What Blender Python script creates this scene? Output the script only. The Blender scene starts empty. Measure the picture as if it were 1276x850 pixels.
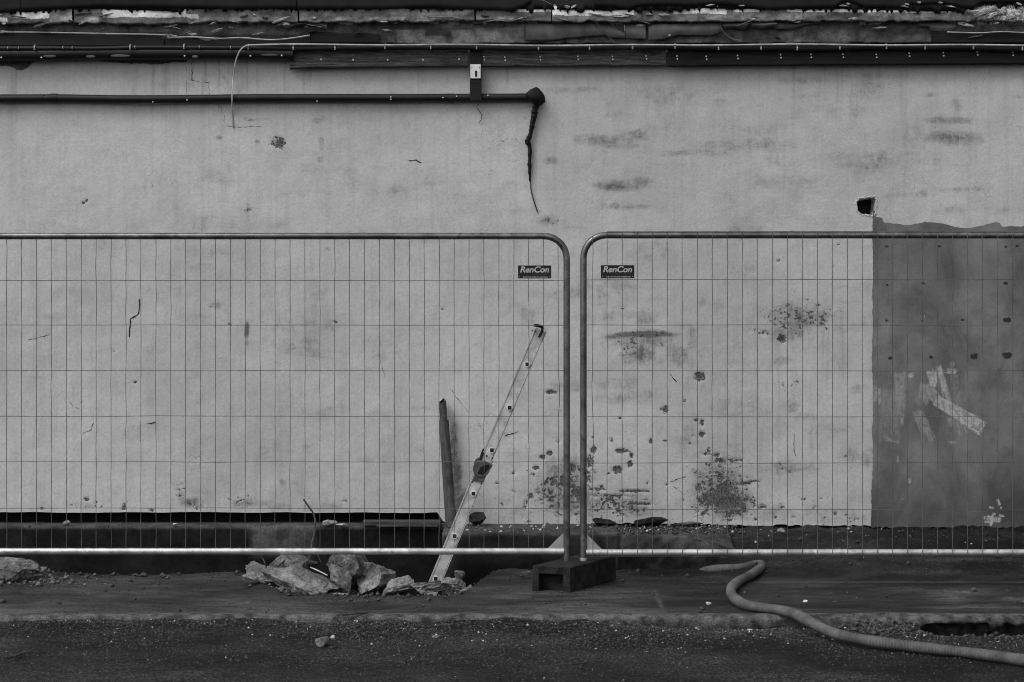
import bpy, bmesh, math, random
import numpy as np
from mathutils import Vector, Matrix, Euler

# ------------------------------------------------------------------ camera, sky, sun, exposure
H, D, F = 1.443, 11.5, 2415.0            # eye height, metres from the fence, focal length in photo pixels (1276 wide)
scene = bpy.context.scene
col = scene.collection
cam_d = bpy.data.cameras.new('camera'); cam = bpy.data.objects.new('camera', cam_d); col.objects.link(cam)
cam.location = (0, -D, H); cam.rotation_euler = (math.radians(90), 0, 0)
cam_d.sensor_width = 36; cam_d.lens = F/1276*36; cam_d.clip_end = 2000
scene.camera = cam

SUN_EL, SUN_AZ = math.radians(52), math.radians(228)     # azimuth clockwise from +Y (north)
world = bpy.data.worlds.new('World'); scene.world = world; world.use_nodes = True
wn = world.node_tree.nodes; wl = world.node_tree.links
for n in list(wn): wn.remove(n)
sky = wn.new('ShaderNodeTexSky'); sky.sky_type = 'NISHITA'; sky.sun_disc = False
sky.sun_elevation = SUN_EL; sky.sun_rotation = SUN_AZ; sky.dust_density = 4.0; sky.air_density = 1.4
bw = wn.new('ShaderNodeRGBToBW'); bg = wn.new('ShaderNodeBackground'); bg.inputs[1].default_value = 0.11
wo = wn.new('ShaderNodeOutputWorld')
wl.new(sky.outputs[0], bw.inputs[0]); wl.new(bw.outputs[0], bg.inputs[0]); wl.new(bg.outputs[0], wo.inputs[0])
sun_d = bpy.data.lights.new('sun', 'SUN'); sun_d.energy = 0.7; sun_d.angle = math.radians(30); sun_d.color = (1, 1, 1)
sun = bpy.data.objects.new('sun', sun_d); col.objects.link(sun)
sv = Vector((math.sin(SUN_AZ)*math.cos(SUN_EL), math.cos(SUN_AZ)*math.cos(SUN_EL), math.sin(SUN_EL)))
sun.rotation_euler = sv.to_track_quat('Z', 'Y').to_euler(); sun.location = sv*30
vs = scene.view_settings; vs.view_transform = 'Standard'; vs.look = 'None'; vs.gamma = 1; vs.use_curve_mapping = False
vs.exposure = 0.58
scene.cycles.use_denoising = True
scene.cycles.filter_width = 1.0; scene.cycles.max_bounces = 4; scene.cycles.diffuse_bounces = 3

# ------------------------------------------------------------------ helpers
rng = np.random.default_rng(7); random.seed(7)
WY = 1.40                                   # the wall's face
def P(px, py, Y):                           # a point seen at a photo pixel, at depth Y
    s = F/(D+Y); return Vector(((px-638)/s, Y, H-(py-425)/s))
def G(px, py, z=0.0):                       # the same on level ground of height z
    d = F*(H-z)/(py-425); return Vector(((px-638)*d/F, d-D, z))
WS = F/(D+WY)
def wx(px): return (px-638)/WS
def wz(py): return H-(py-425)/WS
def wpx(x): return x*WS+638
def wpy(z): return 425-(z-H)*WS

def _hash(ix, iy, seed):
    h = (ix.astype(np.int64)*374761393 + iy.astype(np.int64)*668265263 + seed*1442695041) & 0xffffffff
    h = ((h ^ (h >> 13))*1274126177) & 0xffffffff
    return ((h ^ (h >> 16)) & 0xffff)/65535.0
def vn(x, y, seed=0):
    x = np.asarray(x, float); y = np.asarray(y, float); x, y = np.broadcast_arrays(x, y)
    ix = np.floor(x); iy = np.floor(y); fx = x-ix; fy = y-iy
    fx = fx*fx*(3-2*fx); fy = fy*fy*(3-2*fy)
    a = _hash(ix, iy, seed); b = _hash(ix+1, iy, seed); c = _hash(ix, iy+1, seed); d = _hash(ix+1, iy+1, seed)
    return (a*(1-fx)+b*fx)*(1-fy)+(c*(1-fx)+d*fx)*fy
def fbm(x, y, seed=0, o=4):
    s = 0; a = .5; t = 0
    for k in range(o):
        s = s+a*vn(np.asarray(x)*2**k, np.asarray(y)*2**k, seed+k*17); t += a; a *= .5
    return s/t
def sstep(a, b, x):
    t = np.clip((x-a)/(b-a), 0, 1); return t*t*(3-2*t)
def seg_dist(x, y, pts):
    d = np.full(np.broadcast(x, y).shape, 1e9)
    for (ax, ay), (bx, by) in zip(pts[:-1], pts[1:]):
        l2 = (bx-ax)**2+(by-ay)**2+1e-9
        t = np.clip(((x-ax)*(bx-ax)+(y-ay)*(by-ay))/l2, 0, 1)
        d = np.minimum(d, np.hypot(x-ax-t*(bx-ax), y-ay-t*(by-ay)))
    return d

def tag(o, label=None, cat=None, group=None, kind=None):
    if label: o['label'] = label
    if cat: o['category'] = cat
    if group: o['group'] = group
    if kind: o['kind'] = kind
    return o
def link(name, me, mat=None, parent=None, smooth=False):
    o = bpy.data.objects.new(name, me); col.objects.link(o)
    if mat is not None and not me.materials: me.materials.append(mat)
    if smooth: me.polygons.foreach_set('use_smooth', [True]*len(me.polygons))
    if parent is not None:
        o.parent = parent; o.matrix_parent_inverse = Matrix.Translation(-parent.location)
    return o
def thing(name, loc, label, cat, group=None):
    o = bpy.data.objects.new(name, None); col.objects.link(o); o.location = loc; o.empty_display_size = .1
    return tag(o, label, cat, group)
def grid(name, X, Y, Z, mat, parent=None, attrs=None, smooth=True, keep=None):
    n, m = X.shape
    me = bpy.data.meshes.new(name)
    co = np.stack([X, Y, Z], -1).reshape(-1, 3)
    i = np.arange(n*m).reshape(n, m)
    q = np.stack([i[:-1, :-1], i[1:, :-1], i[1:, 1:], i[:-1, 1:]], -1)
    q = q.reshape(-1, 4) if keep is None else q[keep]
    if keep is not None:
        used = np.zeros(n*m, bool); used[q.ravel()] = True
        re = np.cumsum(used)-1; q = re[q]; co = co[used]
    me.vertices.add(len(co)); me.vertices.foreach_set('co', co.astype(np.float32).ravel())
    me.loops.add(q.size); me.loops.foreach_set('vertex_index', q.astype(np.int32).ravel())
    me.polygons.add(len(q)); me.polygons.foreach_set('loop_start', np.arange(0, q.size, 4, dtype=np.int32))
    me.update(calc_edges=True)
    for k, v in (attrs or {}).items():
        v = np.broadcast_to(v, (n, m)).reshape(-1)
        if keep is not None: v = v[used]
        a = me.attributes.new(k, 'FLOAT', 'POINT'); a.data.foreach_set('value', v.astype(np.float32))
    me.validate()
    return link(name, me, mat, parent, smooth)
class MB:
    def __init__(s): s.v = []; s.f = []
    def box(s, a, b, M=None):
        k = len(s.v); (x0, y0, z0), (x1, y1, z1) = a, b
        vv = [(x0,y0,z0),(x1,y0,z0),(x1,y1,z0),(x0,y1,z0),(x0,y0,z1),(x1,y0,z1),(x1,y1,z1),(x0,y1,z1)]
        s.v += [tuple(M @ Vector(p)) if M else p for p in vv]
        s.f += [tuple(k+i for i in q) for q in ((0,3,2,1),(4,5,6,7),(0,1,5,4),(1,2,6,5),(2,3,7,6),(3,0,4,7))]
        return s
    def tube(s, pts, r, n=8, caps=True, flat=1.0):
        pts = [Vector(p) for p in pts]; rs = r if hasattr(r, '__len__') else [r]*len(pts)
        k = len(s.v); t0 = (pts[1]-pts[0]).normalized()
        u = t0.orthogonal().normalized()
        if abs(t0.z) < .9: u = t0.cross(Vector((0, 0, 1))).normalized()
        for i, p in enumerate(pts):
            if i == 0: t = t0
            elif i == len(pts)-1: t = (pts[i]-pts[i-1]).normalized()
            else: t = ((pts[i]-pts[i-1]).normalized()+(pts[i+1]-pts[i]).normalized()).normalized()
            u = (u-t*u.dot(t)).normalized(); w = t.cross(u)
            for j in range(n):
                a = 2*math.pi*j/n
                s.v.append(tuple(p+u*(math.cos(a)*rs[i])+w*(math.sin(a)*rs[i]*flat)))
        for i in range(len(pts)-1):
            for j in range(n):
                a = k+i*n+j; b = k+i*n+(j+1) % n; s.f.append((a, b, b+n, a+n))
        if caps:
            s.f.append(tuple(k+j for j in range(n))[::-1]); e = k+(len(pts)-1)*n; s.f.append(tuple(e+j for j in range(n)))
        return s
    def prism(s, pts2, fn0, fn1):            # outline extruded from fn0(x,z) to fn1(x,z)
        k = len(s.v); n = len(pts2)
        s.v += [tuple(fn0(*p)) for p in pts2]+[tuple(fn1(*p)) for p in pts2]
        s.f += [tuple(range(k, k+n)), tuple(range(k+2*n-1, k+n-1, -1))]
        for i in range(n): j = (i+1) % n; s.f.append((k+j, k+i, k+n+i, k+n+j))
        return s
    def mesh(s, name):
        me = bpy.data.meshes.new(name); me.from_pydata(s.v, [], s.f); me.update(); return me
    def build(s, name, mat, parent=None, smooth=False, bevel=0):
        me = s.mesh(name)
        bm = bmesh.new(); bm.from_mesh(me); bmesh.ops.recalc_face_normals(bm, faces=bm.faces)
        if bevel: bmesh.ops.bevel(bm, geom=bm.edges[:], offset=bevel, segments=2, affect='EDGES', profile=.5)
        bm.to_mesh(me); bm.free()
        o = link(name, me, mat, parent)
        if smooth:
            me.polygons.foreach_set('use_smooth', [True]*len(me.polygons))
            me.set_sharp_from_angle(angle=math.radians(40))
        return o
def spline(pts, n=8):                        # Catmull-Rom through points
    pts = [Vector(p) for p in pts]; q = [pts[0]*2-pts[1]]+pts+[pts[-1]*2-pts[-2]]; out = []
    for i in range(1, len(q)-2):
        for k in range(n):
            t = k/n; a, b, c, d = q[i-1], q[i], q[i+1], q[i+2]
            out.append(.5*((2*b)+(c-a)*t+(2*a-5*b+4*c-d)*t*t+(3*b-a-3*c+d)*t**3))
    return out+[pts[-1]]

# ------------------------------------------------------------------ materials (everything is grey: the photograph is black and white)
def g(v): return (v, v, v, 1)
class NT:
    def __init__(s, name):
        s.m = bpy.data.materials.new(name); s.m.use_nodes = True; s.n = s.m.node_tree.nodes; s.l = s.m.node_tree.links
        s.b = s.n['Principled BSDF']; s.tc = s.n.new('ShaderNodeTexCoord')
    def put(s, sock, v):
        if hasattr(v, 'is_output') or isinstance(v, bpy.types.NodeSocket): s.l.new(v, sock)
        else: sock.default_value = v
    def co(s, scale=(1, 1, 1), src='Object', off=None):
        mp = s.n.new('ShaderNodeMapping'); mp.inputs['Scale'].default_value = scale; s.l.new(s.tc.outputs[src], mp.inputs[0])
        if off is not None: s.put(mp.inputs['Location'], off)
        return mp.outputs[0]
    def noise(s, scale, detail=4, rough=.55, vec=None, dist=0):
        t = s.n.new('ShaderNodeTexNoise'); t.inputs['Scale'].default_value = scale; t.inputs['Detail'].default_value = detail
        t.inputs['Roughness'].default_value = rough; t.inputs['Distortion'].default_value = dist
        s.l.new(vec if vec is not None else s.tc.outputs['Object'], t.inputs['Vector'])
        m = s.n.new('ShaderNodeMath'); m.operation = 'MULTIPLY_ADD'; s.l.new(t.outputs[0], m.inputs[0]); m.inputs[1].default_value = 1.7; m.inputs[2].default_value = -.35
        return m.outputs[0]      # stretched to about .5 +- .17
    def attr(s, name):
        a = s.n.new('ShaderNodeAttribute'); a.attribute_name = name; return a.outputs['Fac']
    def math(s, op, a, b=0.0, clamp=False):
        t = s.n.new('ShaderNodeMath'); t.operation = op; t.use_clamp = clamp; s.put(t.inputs[0], a); s.put(t.inputs[1], b); return t.outputs[0]
    def rng(s, v, a, b, c=0.0, d=1.0):
        t = s.n.new('ShaderNodeMapRange'); t.clamp = True; s.put(t.inputs[0], v)
        for k, q in enumerate((a, b, c, d)): s.put(t.inputs[k+1], q)
        return t.outputs[0]
    def mix(s, f, a, b):                     # float mix of grey values
        t = s.n.new('ShaderNodeMix'); t.data_type = 'FLOAT'; s.put(t.inputs[0], f); s.put(t.inputs[2], a); s.put(t.inputs[3], b); return t.outputs[0]
    def bump(s, h, strength=.5, dist=.005):
        t = s.n.new('ShaderNodeBump'); t.inputs['Strength'].default_value = strength; t.inputs['Distance'].default_value = dist
        s.l.new(h, t.inputs['Height']); s.l.new(t.outputs[0], s.b.inputs['Normal'])
    def done(s, colr, rough=.85, metal=0.0, spec=.3):
        s.put(s.b.inputs['Base Color'], colr if not isinstance(colr, float) else g(colr))
        s.put(s.b.inputs['Roughness'], rough); s.b.inputs['Metallic'].default_value = metal
        s.b.inputs['Specular IOR Level'].default_value = spec
        return s.m
def simple(name, v, var=.35, scale=12, rough=.8, metal=0.0, spec=.3, fine=120, bump=.3, stretch=(1, 1, 1), bdist=.003):
    t = NT(name); c = t.co(stretch)
    n1 = t.noise(scale, 5, .6, c); n2 = t.noise(fine, 3, .6, c)
    a = t.rng(n1, .3, .7, v*(1-var), v*(1+var)); b = t.rng(n2, .3, .7, 1-var*.5, 1+var*.5)
    if bump: t.bump(n2, bump, bdist)
    return t.done(t.math('MULTIPLY', a, b), rough, metal, spec)

M = {}
def wall_mat():
    t = NT('weathered_plaster')
    big = t.noise(1.1, 5, .6); mid = t.noise(7, 6, .65); fine = t.noise(48, 4, .7); grain = t.noise(120, 2, .7)
    streak = t.noise(1.0, 5, .6, t.co((26, 26, 1.1))); hor = t.noise(1.0, 5, .6, t.co((2.5, 2.5, 16)))
    v = t.rng(big, .25, .75, .445, .545)
    v = t.math('MULTIPLY', v, t.rng(mid, .2, .8, .93, 1.04))
    v = t.math('MULTIPLY', v, t.rng(fine, .2, .8, .91, 1.07))
    v = t.math('MULTIPLY', v, t.rng(grain, .2, .8, .90, 1.09))
    scuff = t.math('MULTIPLY', t.rng(hor, .60, .78), t.rng(t.noise(3.1, 4, .6), .52, .72)); v = t.mix(t.math('MULTIPLY', scuff, .22), v, .2)
    v = t.math('MULTIPLY', v, t.rng(t.math('MULTIPLY', t.rng(streak, .55, .85), t.attr('streak')), 0, 1, 1, .5))
    v = t.math('MULTIPLY', v, t.rng(t.rng(streak, .52, .72), 0, 1, 1, .93))
    # damp smudges with brushed outlines, plus the leaning pipe's painted shadow
    st = t.attr('stain_shade')
    brk = t.math('ADD', t.math('MULTIPLY', t.noise(1.0, 6, .75, t.co((19, 19, 8)), .8), .40), t.math('ADD', t.math('MULTIPLY', t.noise(1.0, 6, .75, t.co((9, 9, 22)), .5), .35), t.math('MULTIPLY', fine, .25)))
    sm = t.math('MULTIPLY', t.rng(t.math('ADD', brk, t.math('MULTIPLY', st, .55)), .61, .95), t.rng(st, 0, .8, .40, 1.05))
    sm = t.math('ADD', sm, t.math('MULTIPLY', st, .10))
    v = t.mix(t.math('MINIMUM', sm, .9), v, .10)
    # hairline scratches
    vo = t.n.new('ShaderNodeTexVoronoi'); vo.feature = 'DISTANCE_TO_EDGE'; vo.inputs['Scale'].default_value = 3.0
    dv = t.n.new('ShaderNodeVectorMath'); dv.operation = 'ADD'; t.l.new(t.tc.outputs['Object'], dv.inputs[0])
    nn = t.n.new('ShaderNodeTexNoise'); nn.inputs['Scale'].default_value = 6; t.l.new(t.tc.outputs['Object'], nn.inputs[0]); t.l.new(nn.outputs[1], dv.inputs[1])
    t.l.new(dv.outputs[0], vo.inputs['Vector'])
    hair = t.math('MULTIPLY', t.rng(vo.outputs['Distance'], .0, .012, 1, 0), t.rng(t.noise(2.3, 3), .62, .75))
    v = t.mix(t.math('MULTIPLY', hair, .45), v, .1)
    # flakes and specks where the skin has chipped
    sp = t.attr('speck')
    thr = t.rng(sp, 0, 1, .86, .33)
    chip = t.math('MULTIPLY', t.math('SUBTRACT', t.math('ADD', t.math('MULTIPLY', t.noise(34, 5, .7, t.co((1, 1, 1.15))), .8), t.math('MULTIPLY', t.noise(9, 2), .2)), thr), 16, True)
    flake = t.math('MULTIPLY', t.math('SUBTRACT', t.noise(14, 3, .55, t.co((1, 1, 1.9)), .8), t.rng(sp, 0, 1, 1.05, .42)), 14, True)
    chip = t.math('MAXIMUM', chip, t.math('MULTIPLY', flake, t.rng(fine, .25, .5)))
    v = t.mix(chip, v, t.rng(grain, .2, .8, .03, .11))
    pits = t.math('MULTIPLY', t.math('SUBTRACT', t.noise(75, 2, .5), .93), 10, True)
    v = t.mix(t.math('MULTIPLY', pits, .8), v, .08)
    sa = t.attr('spall')
    so = t.math('MULTIPLY', t.math('SUBTRACT', t.math('ADD', sa, t.math('MULTIPLY', t.math('SUBTRACT', fine, .5), 1.4)), .5), 9, True)
    v = t.mix(so, v, t.rng(t.noise(110, 4, .7), .35, .65, .04, .16))
    h = t.math('ADD', t.math('MULTIPLY', fine, .6), t.math('ADD', t.math('MULTIPLY', grain, .3), t.math('MULTIPLY', t.math('ADD', chip, so), -.6)))
    h = t.math('ADD', h, t.math('MULTIPLY', mid, 1.0))
    t.bump(h, .35, .006)
    return t.done(v, .9, 0, .2)
def patch_mat():
    t = NT('grey_paint')
    big = t.noise(3.0, 5, .6, t.co((1, 1, .6)), .5); mid = t.noise(9, 5, .65); fine = t.noise(52, 4, .7); grain = t.noise(120, 2, .7)
    v = t.rng(big, .25, .75, .10, .205); v = t.math('MULTIPLY', v, t.rng(mid, .3, .7, .86, 1.1)); v = t.math('MULTIPLY', v, t.rng(grain, .2, .8, .86, 1.12))
    dampf = t.attr('damp'); v = t.math('MULTIPLY', v, t.rng(t.math('ADD', dampf, t.math('MULTIPLY', t.math('SUBTRACT', mid, .5), .6)), 0, 1, 1, .42))
    w = t.attr('white'); brush = t.noise(1.0, 5, .7, t.co((50, 50, 16)))
    wm = t.rng(t.math('MULTIPLY', w, t.rng(t.math('ADD', t.math('MULTIPLY', brush, .6), t.math('MULTIPLY', fine, .4)), .36, .56, .45, 1.1)), 0, 1, 0, 1)
    v = t.mix(wm, v, t.rng(fine, .2, .8, .30, .46))
    dots = t.math('MULTIPLY', t.math('SUBTRACT', t.noise(42, 2, .5), .97), 12, True)
    v = t.mix(t.math('MULTIPLY', dots, .7), v, .4)
    sp = t.attr('speck'); chip = t.math('MULTIPLY', t.math('SUBTRACT', fine, t.rng(sp, 0, 1, 1.05, .10)), 8, True)
    v = t.mix(chip, v, .025)
    t.bump(t.math('ADD', mid, t.math('MULTIPLY', fine, .5)), .3, .005)
    return t.done(v, .75, 0, .3)
def ground_mat(name, lo, hi, rough=.85, spec=.2, aggregate=.5, stretch=(.5, 1.4, 1), damp=False):
    t = NT(name)
    c = t.co(stretch)
    big = t.noise(1.6, 6, .62, c, .4); mid = t.noise(9, 6, .65, c); fine = t.noise(60, 3, .75, t.co((1, .6, 1))); grain = t.noise(130, 2, .75, t.co((1, .45, 1)))
    v = t.rng(big, .36, .64, lo, hi); v = t.math('MULTIPLY', v, t.rng(mid, .3, .7, .72, 1.25))
    v = t.math('MULTIPLY', v, t.rng(fine, .3, .7, 1-aggregate, 1+aggregate)); v = t.math('MULTIPLY', v, t.rng(grain, .3, .7, 1-aggregate, 1+aggregate))
    bright = t.math('MULTIPLY', t.math('SUBTRACT', t.noise(150, 2, .5), .80), 8, True)
    v = t.mix(t.math('MULTIPLY', bright, aggregate), v, hi*4.0)
    v = t.math('MULTIPLY', v, t.rng(t.attr('tone'), 0, 1, .45, 1.55))
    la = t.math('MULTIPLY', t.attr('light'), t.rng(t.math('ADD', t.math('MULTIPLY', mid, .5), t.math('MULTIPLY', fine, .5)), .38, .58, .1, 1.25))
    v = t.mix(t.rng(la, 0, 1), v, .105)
    t.bump(t.math('ADD', t.math('MULTIPLY', fine, 1.0), t.math('MULTIPLY', grain, .5)), .7, .006)
    if damp: rough = t.rng(t.noise(2.2, 5, .6, c, .5), .38, .62, .42, .9)
    return t.done(v, rough, 0, spec)
def tone_mat(name, lo, hi, scale=10, rough=.85, spec=.2, white=.55, stretch=(1, 1, 1), bump=.6, bdist=.006):
    """grey by the mesh's tone attribute, with bare white paint where the white attribute says so"""
    t = NT(name); c = t.co(stretch)
    n = t.noise(scale, 6, .68, c); f = t.noise(scale*9, 4, .65, c)
    v = t.mix(t.attr('tone'), lo, hi); v = t.math('MULTIPLY', v, t.rng(n, .3, .7, .55, 1.4)); v = t.math('MULTIPLY', v, t.rng(f, .3, .7, .8, 1.2))
    wm = t.math('MULTIPLY', t.math('SUBTRACT', t.math('ADD', t.attr('white'), t.math('MULTIPLY', t.math('SUBTRACT', f, .5), 1.2)), .5), 8, True)
    v = t.mix(wm, v, t.rng(n, .3, .7, white*.75, white*1.1))
    t.bump(t.math('ADD', n, t.math('MULTIPLY', f, .35)), bump, bdist)
    return t.done(v, rough, 0, spec)
def rock_mat():
    t = NT('broken_concrete'); oi = t.n.new('ShaderNodeObjectInfo')
    off = t.math('MULTIPLY', oi.outputs['Random'], 37.0)
    c = t.co((1, 1, 1), 'Object', off)
    n = t.noise(11, 6, .65, c); f = t.noise(70, 5, .7, c)
    v = t.rng(n, .25, .75, .09, .30); v = t.math('MULTIPLY', v, t.rng(f, .2, .8, .5, 1.4)); v = t.math('MULTIPLY', v, t.rng(oi.outputs['Random'], 0, 1, .8, 1.15))
    holes = t.math('MULTIPLY', t.math('SUBTRACT', t.noise(45, 3, .6, c), .76), 8, True)
    v = t.mix(holes, v, .04)
    t.bump(t.math('ADD', n, t.math('MULTIPLY', f, .5)), .8, .012)
    return t.done(v, .95, 0, .15)
def metal_mat(name, v, rough, scale=20, var=.25, metal=.7):
    t = NT(name); n = t.noise(scale, 5, .65); f = t.noise(140, 4, .6); dr = t.noise(5, 5, .7)
    c = t.math('MULTIPLY', t.rng(n, .3, .7, v*(1-var), v*(1+var)), t.rng(f, .3, .7, .9, 1.1))
    c = t.math('MULTIPLY', c, t.rng(dr, .5, .72, 1, .55))
    t.bump(f, .12, .002)
    return t.done(c, t.rng(n, .3, .7, rough-.08, rough+.12), metal, .4)

M['wall'] = wall_mat(); M['patch'] = patch_mat()
M['pave'] = ground_mat('damp_pavement', .011, .042, .8, .25, .5, (.6, 1.3, 1), True)
M['road'] = ground_mat('worn_asphalt', .008, .023, .9, .15, .75, (.6, 1.1, 1))
M['soil'] = simple('wet_soil', .009, .4, 9, .95, spec=.1, bump=.8, bdist=.01)
M['kerb'] = simple('kerb_concrete', .088, .6, 14, .9, spec=.15, bump=.8, bdist=.008)
M['ledge'] = tone_mat('foundation_concrete', .007, .075, 8, .9, .15)
M['core'] = simple('dark_masonry', .02, .3, 10, .95)
M['flash'] = tone_mat('painted_flashing', .075, .40, 11, .6, .35, .82)
M['fascia'] = tone_mat('crumbled_fascia', .02, .30, 12, .9, .2, .5)
M['flash_torn'] = simple('torn_pale_sheet', .26, .6, 22, .7, spec=.3, bump=.6)
M['felt'] = simple('roofing_felt', .014, .25, 6, .8, spec=.2, fine=200, bump=.3)
M['bitumen'] = simple('black_bitumen', .006, .3, 14, .55, spec=.3)
M['peel'] = simple('peeling_grey_paint', .085, .25, 10, .55, spec=.35, bump=.25)
M['timber'] = simple('weathered_timber', .07, .55, 5, .8, spec=.2, fine=40, stretch=(1.2, 9, 16), bump=.6)
M['timber_dark'] = simple('tarred_timber', .009, .5, 5, .7, spec=.25, fine=40, stretch=(1.2, 9, 16), bump=.6)
M['blackpipe'] = simple('black_plastic_pipe', .007, .35, 8, .5, spec=.3, bump=.1)
M['rubber'] = simple('black_rubber', .006, .3, 20, .7, spec=.25)
M['nail'] = simple('bright_nail', .62, .1, 20, .5, metal=0, spec=.5, bump=0)
M['cable'] = simple('pale_cable', .42, .25, 14, .6, bump=0)
M['wire'] = metal_mat('dull_wire', .12, .6, metal=.3)
M['galv'] = metal_mat('galvanised_steel', .16, .34, metal=.8)
M['galv_bright'] = metal_mat('bright_galvanised_steel', .55, .40, metal=.6)
M['gusset'] = simple('zinc_plate', .30, .15, 10, .6, metal=.3, bump=.1)
M['rock'] = rock_mat()
M['foot'] = simple('dark_concrete_foot', .017, .6, 14, .85, spec=.2, bump=.7, bdist=.006)
M['alu'] = simple('dusty_aluminium', .44, .2, 16, .55, metal=.15, spec=.4, bump=.1)
M['hinge'] = simple('grey_hinge_plastic', .075, .25, 20, .6)
M['hose'] = simple('grey_hose', .095, .3, 7, .75, spec=.25, bump=.15)
M['sign'] = simple('black_sign_plastic', .009, .2, 20, .5, bump=0)
M['print'] = simple('grey_print', .42, .12, 60, .6, bump=0)
M['print_dim'] = simple('faded_print', .07, .2, 60, .6, bump=0)
M['white'] = simple('white_enamel', .72, .1, 20, .5, bump=0)
M['rust'] = simple('rusty_steel', .05, .5, 40, .9, bump=.5)
M['batten'] = simple('grimy_grey_pipe', .055, .5, 7, .7, stretch=(6, 6, 1), bump=.2)
M['chipped'] = simple('chipped_plaster', .50, .25, 40, .95, bump=.8)
M['gravel'] = simple('gravel', .055, .7, 60, .95, bump=.3)
M['gravel_mid'] = simple('crushed_concrete', .14, .6, 40, .95, bump=.3)
M['palechips'] = simple('pale_plaster_chips', .45, .3, 40, .95, bump=.3)
M['wood_scrap'] = simple('grey_board', .05, .4, 5, .9, stretch=(1, 8, 8))
M['crack'] = simple('crack_void', .02, .2, 20, .95, bump=0)

# ------------------------------------------------------------------ ground: road, kerb, pavement, trench
KERB_Y = -1.34
def edge_fn(x, pts, s):                      # interpolate photo-pixel control points over x
    p = np.array(pts, float); return np.interp(np.asarray(x)*s+638, p[:, 0], p[:, 1])
pit_edge_px = [(-400, 712), (0, 711), (60, 713), (120, 716), (200, 716), (270, 713), (298, 714), (320, 722), (350, 732), (385, 739), (470, 741), (520, 742), (560, 742), (583, 735), (598, 722), (612, 713), (640, 708), (655, 700), (665, 640), (1700, 620)]
def pit_edge(x):
    py = edge_fn(x, pit_edge_px, 204.0); return F*H/(py-425)-D
def hollow(x):                               # where the road is washed out below the kerb
    px = np.asarray(x)*237+638; px = px+16*(fbm(np.asarray(x)*14, 0*np.asarray(x), 58)-.5)+7*(vn(np.asarray(x)*60, 0*np.asarray(x), 59)-.5)
    return np.maximum(sstep(1120, 1165, px)*sstep(1240, 1222, px), sstep(1228, 1250, px)*sstep(1400, 1330, px))
def pave_z(x, y):
    z = (fbm(x*1.3, y*1.3, 3)-.5)*.02+(fbm(x*14, y*14, 5)-.5)*.006
    # bank of dirt rising to the wall on the right
    px = x*200+638
    rise = sstep(850, 960, px)*sstep(.25, 1.36, y+.18*(fbm(x*2.2, y*3, 11)-.5))*.208
    z = z+rise*(1+.25*(fbm(x*7, y*7, 9)-.5))+sstep(850, 960, px)*sstep(.3, .6, y)*(fbm(x*22, y*22, 8)-.5)*.03
    z = z-.012*sstep(.012, .0, np.abs(y-(-.17+.015*(fbm(x*3, 0, 2)-.5))))*sstep(800, 860, px)      # joint
    e = pit_edge(x)+.05*(fbm(x*9, y*0, 21)-.5)+.02*(vn(x*40, y*40, 22)-.5)
    pit = sstep(-.015, .07, y-e)
    bite = sstep(285, 310, x*205+638)*sstep(612, 585, x*205+638)*sstep(.42, .12, y)
    z = z*(1-pit)+pit*(-.46+.36*bite+.10*(fbm(x*5, y*5, 31)-.5))
    z = z+.02*sstep(-.22, -.02, y-e)*(1-pit)*(fbm(x*24, y*24, 33)-.25)
    return z, pit
xs = np.concatenate([np.linspace(-8, -3.75, 30)[:-1], np.arange(-3.75, 3.75, .014), np.linspace(3.75, 8, 30)])
ys = np.arange(KERB_Y+.10, 1.47, .014)
X, Y = np.meshgrid(xs, ys, indexing='ij')
Z, pit = pave_z(X, Y); Z = Z-.003
PX = 638+X*F/(D+Y); PY = 425+F*(H-np.clip(Z, -.02, .3))/(D+Y)
tone = np.full(X.shape, .5)
tone += .22*(fbm(PX*.012, PY*.09, 41)-.5)*2+.30*(fbm(PX*.03, PY*.16, 42)-.5)*2+.22*sstep(800, 700, PX)*sstep(725, 745, PY)
tone = tone-.55*sstep(760, 860, PX)+.12*sstep(560, 620, PX)*sstep(840, 815, PX)*sstep(735, 750, PY)-.2*sstep(720, 690, PY)
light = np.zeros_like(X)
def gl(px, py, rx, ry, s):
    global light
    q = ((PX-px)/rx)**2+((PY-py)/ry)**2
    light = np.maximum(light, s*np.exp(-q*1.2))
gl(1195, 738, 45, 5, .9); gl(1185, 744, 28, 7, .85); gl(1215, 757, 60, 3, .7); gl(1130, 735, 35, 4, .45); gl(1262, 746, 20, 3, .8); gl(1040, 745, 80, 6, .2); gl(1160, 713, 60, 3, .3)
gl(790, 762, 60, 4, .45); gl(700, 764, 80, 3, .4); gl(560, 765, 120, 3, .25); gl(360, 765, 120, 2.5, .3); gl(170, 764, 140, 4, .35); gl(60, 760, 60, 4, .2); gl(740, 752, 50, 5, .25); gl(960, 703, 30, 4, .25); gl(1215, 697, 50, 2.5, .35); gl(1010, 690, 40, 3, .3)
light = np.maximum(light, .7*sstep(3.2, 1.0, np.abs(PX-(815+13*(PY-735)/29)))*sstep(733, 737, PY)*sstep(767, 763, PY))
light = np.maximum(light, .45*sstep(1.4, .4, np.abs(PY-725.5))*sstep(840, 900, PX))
pf = (pit[:-1, :-1]+pit[1:, :-1]+pit[1:, 1:]+pit[:-1, 1:])/4 > .3
at = {'tone': tone, 'light': light}
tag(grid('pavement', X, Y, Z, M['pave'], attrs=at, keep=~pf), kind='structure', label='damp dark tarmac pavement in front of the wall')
tag(grid('trench', X, Y, Z, M['soil'], keep=pf), kind='structure', label='dark open trench dug along the foot of the wall')

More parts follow.
